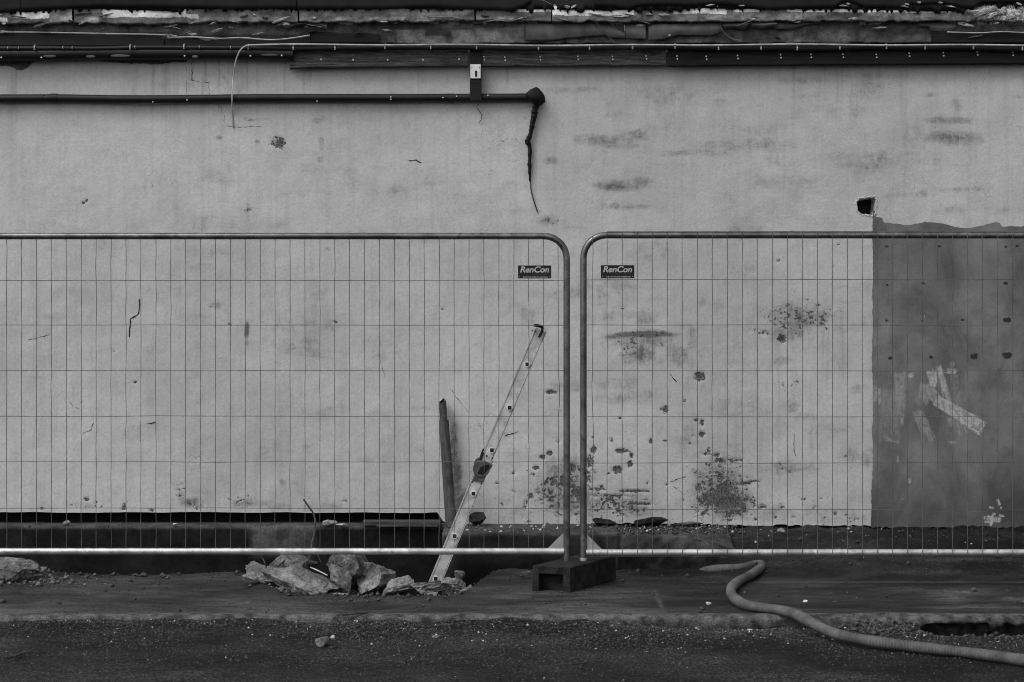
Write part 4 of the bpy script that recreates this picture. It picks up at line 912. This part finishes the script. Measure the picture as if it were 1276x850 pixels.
strip('bitumen_edge', 'bitumen', 1.247, -800, 2100, -36, [(-800, 14), (20, 14), (25, 15), (62, 14), (66, 11), (130, 11), (150, 12), (200, 13), (222, 15), (230, 11), (640, 11), (662, 11), (690, 12), (740, 12), (760, 13), (800, 12), (830, 13), (870, 10), (910, 11), (990, 11), (1040, 11), (1110, 12), (1180, 14), (1200, 13), (1230, 5), (2100, 9)], .0035, 8, .006, 260, .02, jag=.030)
def flash_attr(PX, PY):
    w = np.zeros_like(PX); tn = .25+.5*fbm(PX*.02, PY*.2, 271)
    def reg(a, c, y0, y1, s=1.0, sl=0, sl2=0):
        return s*sstep(a-2-0, a+2, PX-sl*(PY-18))*sstep(c+2, c-2, PX+sl2*(PY-18))*sstep(y0-1, y0+1, PY)*sstep(y1+1.2, y1-1.2, PY+2.0*(fbm(PX*.05, 0*PX, 275)-.5))
    for q in ((-8, 10, 22, 28, .9), (18, 62, 10, 23.5, 1.1), (128, 232, 8, 22, 1.15), (225, 248, 18, 24, .9, 2.2, 0), (645, 688, 10, 15.5, 1), (688, 790, 8, 19.5, 1.1), (806, 816, 8, 15, .9), (838, 906, 8, 17.5, 1.1), (914, 947, 8, 15, 1), (980, 1186, 8, 15.5, 1.05), (1100, 1170, 8, 16.5, 1.0)): w = np.maximum(w, reg(*q))
    w = np.maximum(w, .62*sstep(1200, 1225, PX)*sstep(1320, 1276, PX)*fbm(PX*.12, PY*.3, 276)*1.7)
    tn = np.maximum(tn*.6, reg(62, 92, 19.5, 30, .95)); tn = np.maximum(tn, reg(100, 124, 21, 30, .8)); tn = np.maximum(tn, reg(240, 640, 21, 30, .75)*(.5+.8*fbm(PX*.03, 0*PX, 279))); tn = np.maximum(tn, .5*reg(62, 92, 10, 30, .9)); tn = np.maximum(tn, 1.1*sstep(1205, 1235, PX)*fbm(PX*.1, PY*.3, 277))
    return {'tone': np.clip(tn, 0, 1.2), 'white': w}
for k, (a, c) in enumerate(((-800, 91.5), (92.5, 372), (373, 592), (593, 687.5), (688, 1000), (1000.6, 2100))):
    strip('flashing', 'flash', 1.262+.004*(k % 2), a, c, 2, [(-800, 27), (0, 28.5), (60, 29), (62, 28), (130, 28.5), (150, 29.5), (235, 29), (250, 27), (330, 27), (500, 26.5), (560, 26), (592, 25.5), (640, 26), (700, 26.5), (1276, 26), (2100, 27)], .008, 20, .018, 280+k*5, .05, flash_attr, .008)
def fasc_attr(PX, PY):
    tn = .30*fbm(PX*.03, PY*.12, 291)+.08
    def reg(a, c, y0, y1, s): return s*sstep(a-3, a+3, PX+4*(fbm(PY*.2, 0*PX, 5)-.5))*sstep(c+3, c-3, PX)*sstep(y0-1, y0+1, PY)*sstep(y1+1, y1-1, PY)
    for q in ((494, 530, 37, 56, .85), (510, 556, 44, 56, .7), (563, 592, 37, 56, .85), (592, 652, 34, 56, .75), (540, 592, 29, 36, .5), (60, 330, 30, 40, .45), (970, 1000, 40, 54, .5), (1000, 1060, 32, 54, .35), (1190, 1276, 29, 41, .4), (640, 655, 30, 56, .6)): tn = np.maximum(tn, reg(*q)*(.45+.8*fbm(PX*.06, PY*.15, 293)))
    tn = tn*(1-.75*sstep(41, 45, PY)*sstep(400, 360, PX))
    w = .8*sstep(31.5, 30, PY)*sstep(.55, .7, fbm(PX*.08, 0*PX, 295))
    return {'tone': np.clip(tn, 0, 1), 'white': w*.9}
strip('fascia', 'fascia', 1.322, -800, 2100, 24, [(-800, 57), (300, 57), (380, 54), (1276, 53), (2100, 55)], .010, 24, .012, 300, .05, fasc_attr, .0)
# plates, peeled sheets and curling flaps
def plate_strip(px0, px1, top, bot, Y0, mat, seed, amp=.002, bulge=0.0): return strip('eave_plate', mat, Y0, px0, px1, top, bot, .008, 8, amp, seed, .03, None, bulge)
plate_strip(386, 473, [(386, 39), (430, 41), (473, 42)], 53.5, 1.305, 'timber_dark', 310)
plate_strip(1160, 1500, [(1160, 39.5), (1220, 41), (1276, 40), (1500, 41)], 53.5, 1.30, 'timber_dark', 312)
plate_strip(-800, 205, [(-800, 40), (0, 41), (205, 44)], 58, 1.315, 'bitumen', 313); plate_strip(207, 384, [(207, 47), (290, 48), (330, 49.5), (384, 45)], 58, 1.31, 'bitumen', 314)
def peel(px0, px1, top, bot, Y0, seed, bulge=.012): return strip('peeling_sheet', 'peel', Y0, px0, px1, top, bot, .006, 12, .005, seed, .004, None, bulge, freq=30)
peel(655, 779, [(655, 29), (700, 30), (740, 29), (765, 33), (779, 41)], [(655, 51), (690, 50.5), (705, 48), (740, 45), (755, 44), (765, 47), (779, 48)], 1.302, 320)
peel(779.5, 805, [(779, 31), (805, 30)], [(779, 48), (805, 49)], 1.300, 321); peel(808, 900, [(808, 33), (816, 30), (900, 29)], [(808, 51), (826, 49), (845, 44), (870, 44), (885, 44.5), (900, 40)], 1.295, 322)
peel(901, 934, [(901, 29), (934, 28)], [(901, 36), (915, 35), (925, 37), (934, 33)], 1.290, 323, .02); peel(936, 968, [(936, 28), (968, 27)], [(936, 34), (950, 36), (968, 33)], 1.285, 324, .02)
peel(965, 1032, [(965, 29), (1032, 27)], [(965, 36), (985, 37), (1002, 32), (1032, 28)], 1.300, 325); peel(1143, 1191, [(1143, 28), (1191, 29)], [(1143, 33), (1158, 34), (1160, 39), (1180, 40), (1191, 37)], 1.300, 326)
peel(352, 408, [(352, 29.5), (408, 29)], [(352, 33), (357, 38), (372, 32), (385, 31), (400, 33), (408, 38)], 1.30, 327, .015)
def flap(pts, w, mat='peel'):
    q = spline(pts, 5); MB().tube(q, w, 8, True, .25).build('flap', M[mat], eave, smooth=True)
flap([P(743, 28, 1.27), P(753, 40, 1.26), P(767, 54, 1.27)], .010); flap([P(897, 30, 1.28), P(902, 40, 1.26), P(912, 48, 1.26), P(924, 50.5, 1.29)], .007); flap([P(779, 39, 1.29), P(778, 31, 1.28)], .006, 'palechips')
flap([P(918, 33, 1.27), P(930, 28, 1.255), P(941, 24, 1.25)], .008, 'flash_light' if 'flash_light' in M else 'alu'); flap([P(928, 37, 1.27), P(932, 30, 1.26), P(935, 25, 1.25)], .006, 'hinge'); flap([P(383, 30.5, 1.28), P(388, 31.5, 1.27), P(402, 34, 1.28)], .008, 'alu')
flap([P(670, 0, 1.15), P(678, 1, 1.14), P(687, 5.5, 1.15)], .006, 'alu'); flap([P(425, 25, 1.24), P(432, 19, 1.235), P(438, 12, 1.24)], .005, 'gusset'); flap([P(532, 20, 1.24), P(540, 22, 1.235), P(556, 21, 1.24), P(572, 23, 1.24)], .012, 'gusset'); flap([P(605, 27, 1.25), P(620, 25.5, 1.245), P(634, 27, 1.25)], .010, 'alu')
rr = random.Random(9)
for k in range(11):       # crumpled sheet at the right end
    x = rr.uniform(1212, 1290); y = rr.uniform(8, 24); me = rock_mesh('crumpled_sheet', (rr.uniform(12, 26)/190, .03, rr.uniform(6, 11)/190), 500+k, 6, 3, .28)
    o = link('crumpled_sheet', me, M['flash_torn'], eave); o.matrix_parent_inverse = Matrix(); o.location = P(x, y, 1.252)-Vector(eave.location); o.rotation_euler = (0, rr.uniform(-.5, .3), 0)
for k, (x, y) in enumerate(((885, 6.5), (925, 7), (1130, 5), (1145, 3), (1172, 3.5), (1185, 8), (1052, 7), (1057, 5), (715, 8), (707, 8.5), (1270, 5), (1128, 8))):
    me = rock_mesh('torn_scrap', (rr.uniform(5, 13)/190, .015, rr.uniform(2, 4)/190), 540+k, 6, 2, .3)
    o = link('torn_scrap', me, M['flash_torn'], eave); o.matrix_parent_inverse = Matrix(); o.location = P(x, y, 1.232)-Vector(eave.location); o.rotation_euler = (0, rr.uniform(-.4, .4), 0)
for k in range(70):       # curled flakes of paint and flashing
    x = rr.uniform(240, 1290) if k % 3 else rr.uniform(0, 400); y, yy = rr.choice(((rr.uniform(26, 31), 1.262), (rr.uniform(17, 25), 1.252), (rr.uniform(30, 50), 1.292)))
    me = rock_mesh('paint_flake', (rr.uniform(5, 26)/190, .014, rr.uniform(1.4, 4.2)/190), 600+k, 5, 2, .35)
    o = link('paint_flake', me, M[rr.choice(('flash_torn', 'flash_torn', 'peel', 'bitumen'))], eave); o.matrix_parent_inverse = Matrix(); o.location = P(x, y, yy)-Vector(eave.location); o.rotation_euler = (0, rr.uniform(-.35, .35), 0)
# thin wire strung along the left of the fascia
def pline(name, pts, r_, mat, label, cat, parent=None, group=None, n=6, sub=8):
    o = MB().tube(spline(pts, sub), r_, n).build(name, M[mat], parent, smooth=True)
    return tag(o, label, cat, group) if parent is None else o
pline('thin_wire', [P(-200, 38, 1.29), P(0, 40, 1.29), P(60, 40.5, 1.29), P(130, 42, 1.285), P(204, 43.5, 1.285), P(210, 46.5, 1.285), P(240, 46.2, 1.285), P(275, 48, 1.28), P(300, 47, 1.285), P(335, 49.5, 1.28), P(360, 48, 1.28), P(386, 44, 1.285)], .0045, 'cable', 'thin pale wire along the fascia above the left pipe', 'wire')
pline('thin_wire', [P(1180, 40, 1.285), P(1220, 41, 1.28), P(1250, 39.5, 1.28), P(1290, 41, 1.28), P(1420, 40, 1.28)], .004, 'cable', 'thin pale wire along the fascia at the right end', 'wire')
tuft = thing('straw_tuft', P(207, 46, 1.28), 'small tuft of straw caught on the thin wire', 'straw')
for k in range(9): a = rr.uniform(0, 6.28); MB().tube([P(207, 46, 1.28), P(207+5*math.cos(a), 46+6*math.sin(a)*rr.uniform(.7, 1.2), 1.27)], .0016, 4).build('stalk', M['hinge'], tuft)

# nails used below: one mesh, shared
nail_me = MB().tube([(0, 0, 0), (0, .008, 0)], .0072, 8).mesh('nail'); nail_me.materials.append(M['nail'])
def nail(px, py, Y, parent, sc=1.0):
    o = bpy.data.objects.new('nail', nail_me); col.objects.link(o); o.parent = parent; o.location = P(px, py, Y)-Vector(parent.location); o.scale = (sc, 1, sc)
# timber boards under the fascia
TG = 'timber boards under the eave'
def timber(px0, px1, bt, Y0, mat, label, nails, pair):
    t = thing('timber_board', P((px0+px1)/2, 84, Y0), label, 'board', TG)
    strip('board_face', mat, Y0, px0, px1, 61, bt, .02, 10, .0025, 400+int(px0), .05, None, 0, t)
    for (x, y) in nails:
        nail(x, y-(1.8 if pair else 0), Y0-.004, t, .72 if pair else .85)
        if pair: nail(x+.6, y+1.9, Y0-.004, t, .72)
    return t
timber(361, 584, [(361, 86), (380, 85), (470, 83.5), (584, 82)], 1.335, 'timber', 'knotty grey timber board left of the black bracket', [(400,74),(440,74.5),(483,74.5),(527,74.5),(572,73.5)], False)
timber(600, 831, [(600, 82.5), (831, 81.5)], 1.335, 'timber', 'grained grey timber board right of the black bracket', [(603,72.5),(629,73),(673,72.5),(720,72),(763,72),(805,71.5)], True)
timber(831.5, 1600, [(831, 83), (870, 82.5), (900, 81.5), (1276, 79.5), (1600, 79)], 1.325, 'timber_dark', 'tarred black timber board along the right half of the eave', [(843.5,71.5),(880,72),(919,71),(972.7,70),(1010.5,69.5),(1050.5,69.5),(1092,69.5),(1133,68),(1175.5,67.5),(1218,66.5),(1262,67)], True)
# thick black pipe under the left end of the eave
pp = thing('black_pipe', P(180, 67, 1.33), 'thick black pipe under the left end of the eave', 'pipe')
MB().tube(spline([P(-500, 67.5, 1.34), P(0, 68, 1.335), P(90, 67, 1.335), P(200, 66.5, 1.335), P(300, 66.5, 1.335), P(366, 68, 1.335)], 10), .042, 14).build('pipe_run', M['blackpipe'], pp, smooth=True)
for (x, y, w) in ((62, 70, 8), (113, 70.5, 6), (150, 69.5, 12), (243, 70.5, 4), (337, 68, 12)):
    m = rock_mesh('scuff', (w*2/187, .006, 3.6/187), 70+x, 0, 2, .1); o = link('scuff', m, M['hinge'], pp); o.matrix_parent_inverse = Matrix(); o.location = P(x, y, 1.2965)-Vector(pp.location)
for (x, y) in ((1.5, 71.5), (51.5, 71.5), (230, 69.5), (312, 69.5), (351, 69)): nail(x, y, 1.288, pp, .75)
# conduit above the boards with its clips
cd_ = thing('conduit', P(600, 60, 1.31), 'dark conduit clipped along the top of the boards', 'conduit')
wv = lambda x: 60+.7*math.sin(x*.021)+.5*math.sin(x*.05+1)
MB().tube(spline([P(x, wv(x), 1.305) for x in range(-300, 1600, 60)], 6), .0165, 10).build('conduit_run', M['blackpipe'], cd_, smooth=True)
clip_me = MB().tube([(0, -.021, -.012), (0, -.024, 0), (0, -.020, .016), (0, 0, .022)], .0058, 6).mesh('clip'); clip_me.materials.append(M['gusset'])
for x in (11, 24, 44, 79.5, 91, 163, 169, 230, 249, 288, 310, 366, 418, 480, 537, 594, 671, 734.5, 788, 841, 895, 948, 993, 1046, 1104, 1152, 1212, 1273):
    o = bpy.data.objects.new('clip', clip_me); col.objects.link(o); o.parent = cd_; o.location = P(x, wv(x), 1.305)-Vector(cd_.location); s_ = 1.0 if x > 300 or x in (44, 163, 230) else .6; o.scale = (s_, 1, s_)
# white cable looping down the wall and running on top of the conduit
pline('white_cable', [P(290, 158, 1.392), P(289, 140, 1.388), P(289.5, 118, 1.325), P(290.5, 100, 1.36), P(293, 80, 1.325), P(298, 65, 1.276), P(305, 58, 1.272), P(314, 56.2, 1.272)]+[P(x, 56+.5*math.sin(x*.03)+.4*math.sin(x*.011), 1.276) for x in range(350, 1640, 40)], .0058, 'cable', 'white cable dropping down the wall and running along the conduit', 'cable', sub=6)

# black drain pipe across the left half of the wall
dp = thing('drain_pipe', P(330, 122, 1.36), 'black pipe running across the upper left wall to a wrapped end', 'pipe')
MB().tube(spline([P(-500, 123.5, 1.365), P(0, 122.8, 1.365), P(67, 122.5, 1.365), P(180, 123.8, 1.362), P(330, 122.3, 1.365), P(500, 122.2, 1.365), P(664, 121.5, 1.365)], 10), .0275, 14).build('pipe_run', M['blackpipe'], dp, smooth=True)
for x in (68, 562): MB().tube([P(x-4, 122.4, 1.365), P(x+4, 122.4, 1.365)], .031, 14).build('coupling', M['blackpipe'], dp, smooth=True)
m = rock_mesh('wrapped_end', (.135, .09, .125), 63, 8, 3, .06); o = link('wrapped_end', m, M['rubber'], dp, True); o.matrix_parent_inverse = Matrix(); o.location = P(667, 120.5, 1.345)-Vector(dp.location)
tq = random.Random(8); tp_ = spline([P(669,128,1.365), P(666,140,1.37), P(663.5,155,1.372), P(660,170,1.375), P(657.5,177,1.372), P(660.3,184,1.376), P(660,205,1.38), P(660.5,226,1.386)], 6)
tw_ = np.interp(np.arange(len(tp_))/6, range(8), [.024, .023, .019, .017, .022, .014, .015, .006])*[tq.uniform(.82, 1.18) for _ in tp_]
MB().tube([p+Vector((tq.uniform(-.002, .002), 0, 0)) for p in tp_], list(tw_), 8, True, .8).build('torn_sleeve', M['rubber'], dp)
MB().tube(spline([P(660.5, 224, 1.386), P(662, 238, 1.385), P(665, 250, 1.386), P(670, 265, 1.389)], 5), .0042, 5).build('bare_wire', M['rust'], dp)
for (x, y) in ((190.5, 127), (233, 124.5), (395, 126), (487, 120.8), (487, 123.6), (552, 121.5), (569, 120), (608, 118.5)): nail(x, y, 1.333, dp, .6)
# bracket with its white label plate
br = thing('pipe_bracket', P(592, 95, 1.32), 'black vertical bracket strap joining the boards to the drain pipe', 'bracket')
b = MB(); x0, x1 = P(585.5, 0, 1.325).x, P(600, 0, 1.325).x; b.box((x0, 1.318, wz(127)), (x1, 1.33, wz(62))); b.build('strap', M['timber_dark'], br, bevel=.002)
b = MB(); b.box((x0+.004, 1.33, wz(112)), (x1-.004, 1.40, wz(84))); b.build('packing_block', M['timber_dark'], br)
tg = thing('label_plate', P(592.5, 100, 1.312), 'small white plate with a dark slot on the black bracket', 'plate')
b = MB(); b.box((P(586.2, 0, 1.314).x, 1.311, wz(100)), (P(599, 0, 1.314).x, 1.3165, wz(82.5))); b.build('enamel_plate', M['white'], tg, bevel=.0015)
b = MB(); b.box((P(591.8, 0, 1.31).x, 1.3092, wz(98)), (P(594.5, 0, 1.31).x, 1.3108, wz(90.5))); b.build('slot', M['crack'], tg)
for (x, y) in ((588, 84.5), (597.3, 84.5), (588, 98), (597.3, 98)): p = P(x, y, 1.31); MB().tube([p+Vector((0, -.0008, 0)), p+Vector((0, .003, 0))], .0038, 6).build('screw', M['crack'], tg)
pline('wire_tail', [P(597, 129, 1.36), P(594, 134, 1.36), P(597, 138, 1.37), P(600.5, 144, 1.375), P(599, 150, 1.385), P(596.5, 153, 1.39)], .0026, 'rust', 'short curling wire hanging below the black bracket', 'wire')

bpy.context.view_layer.update()
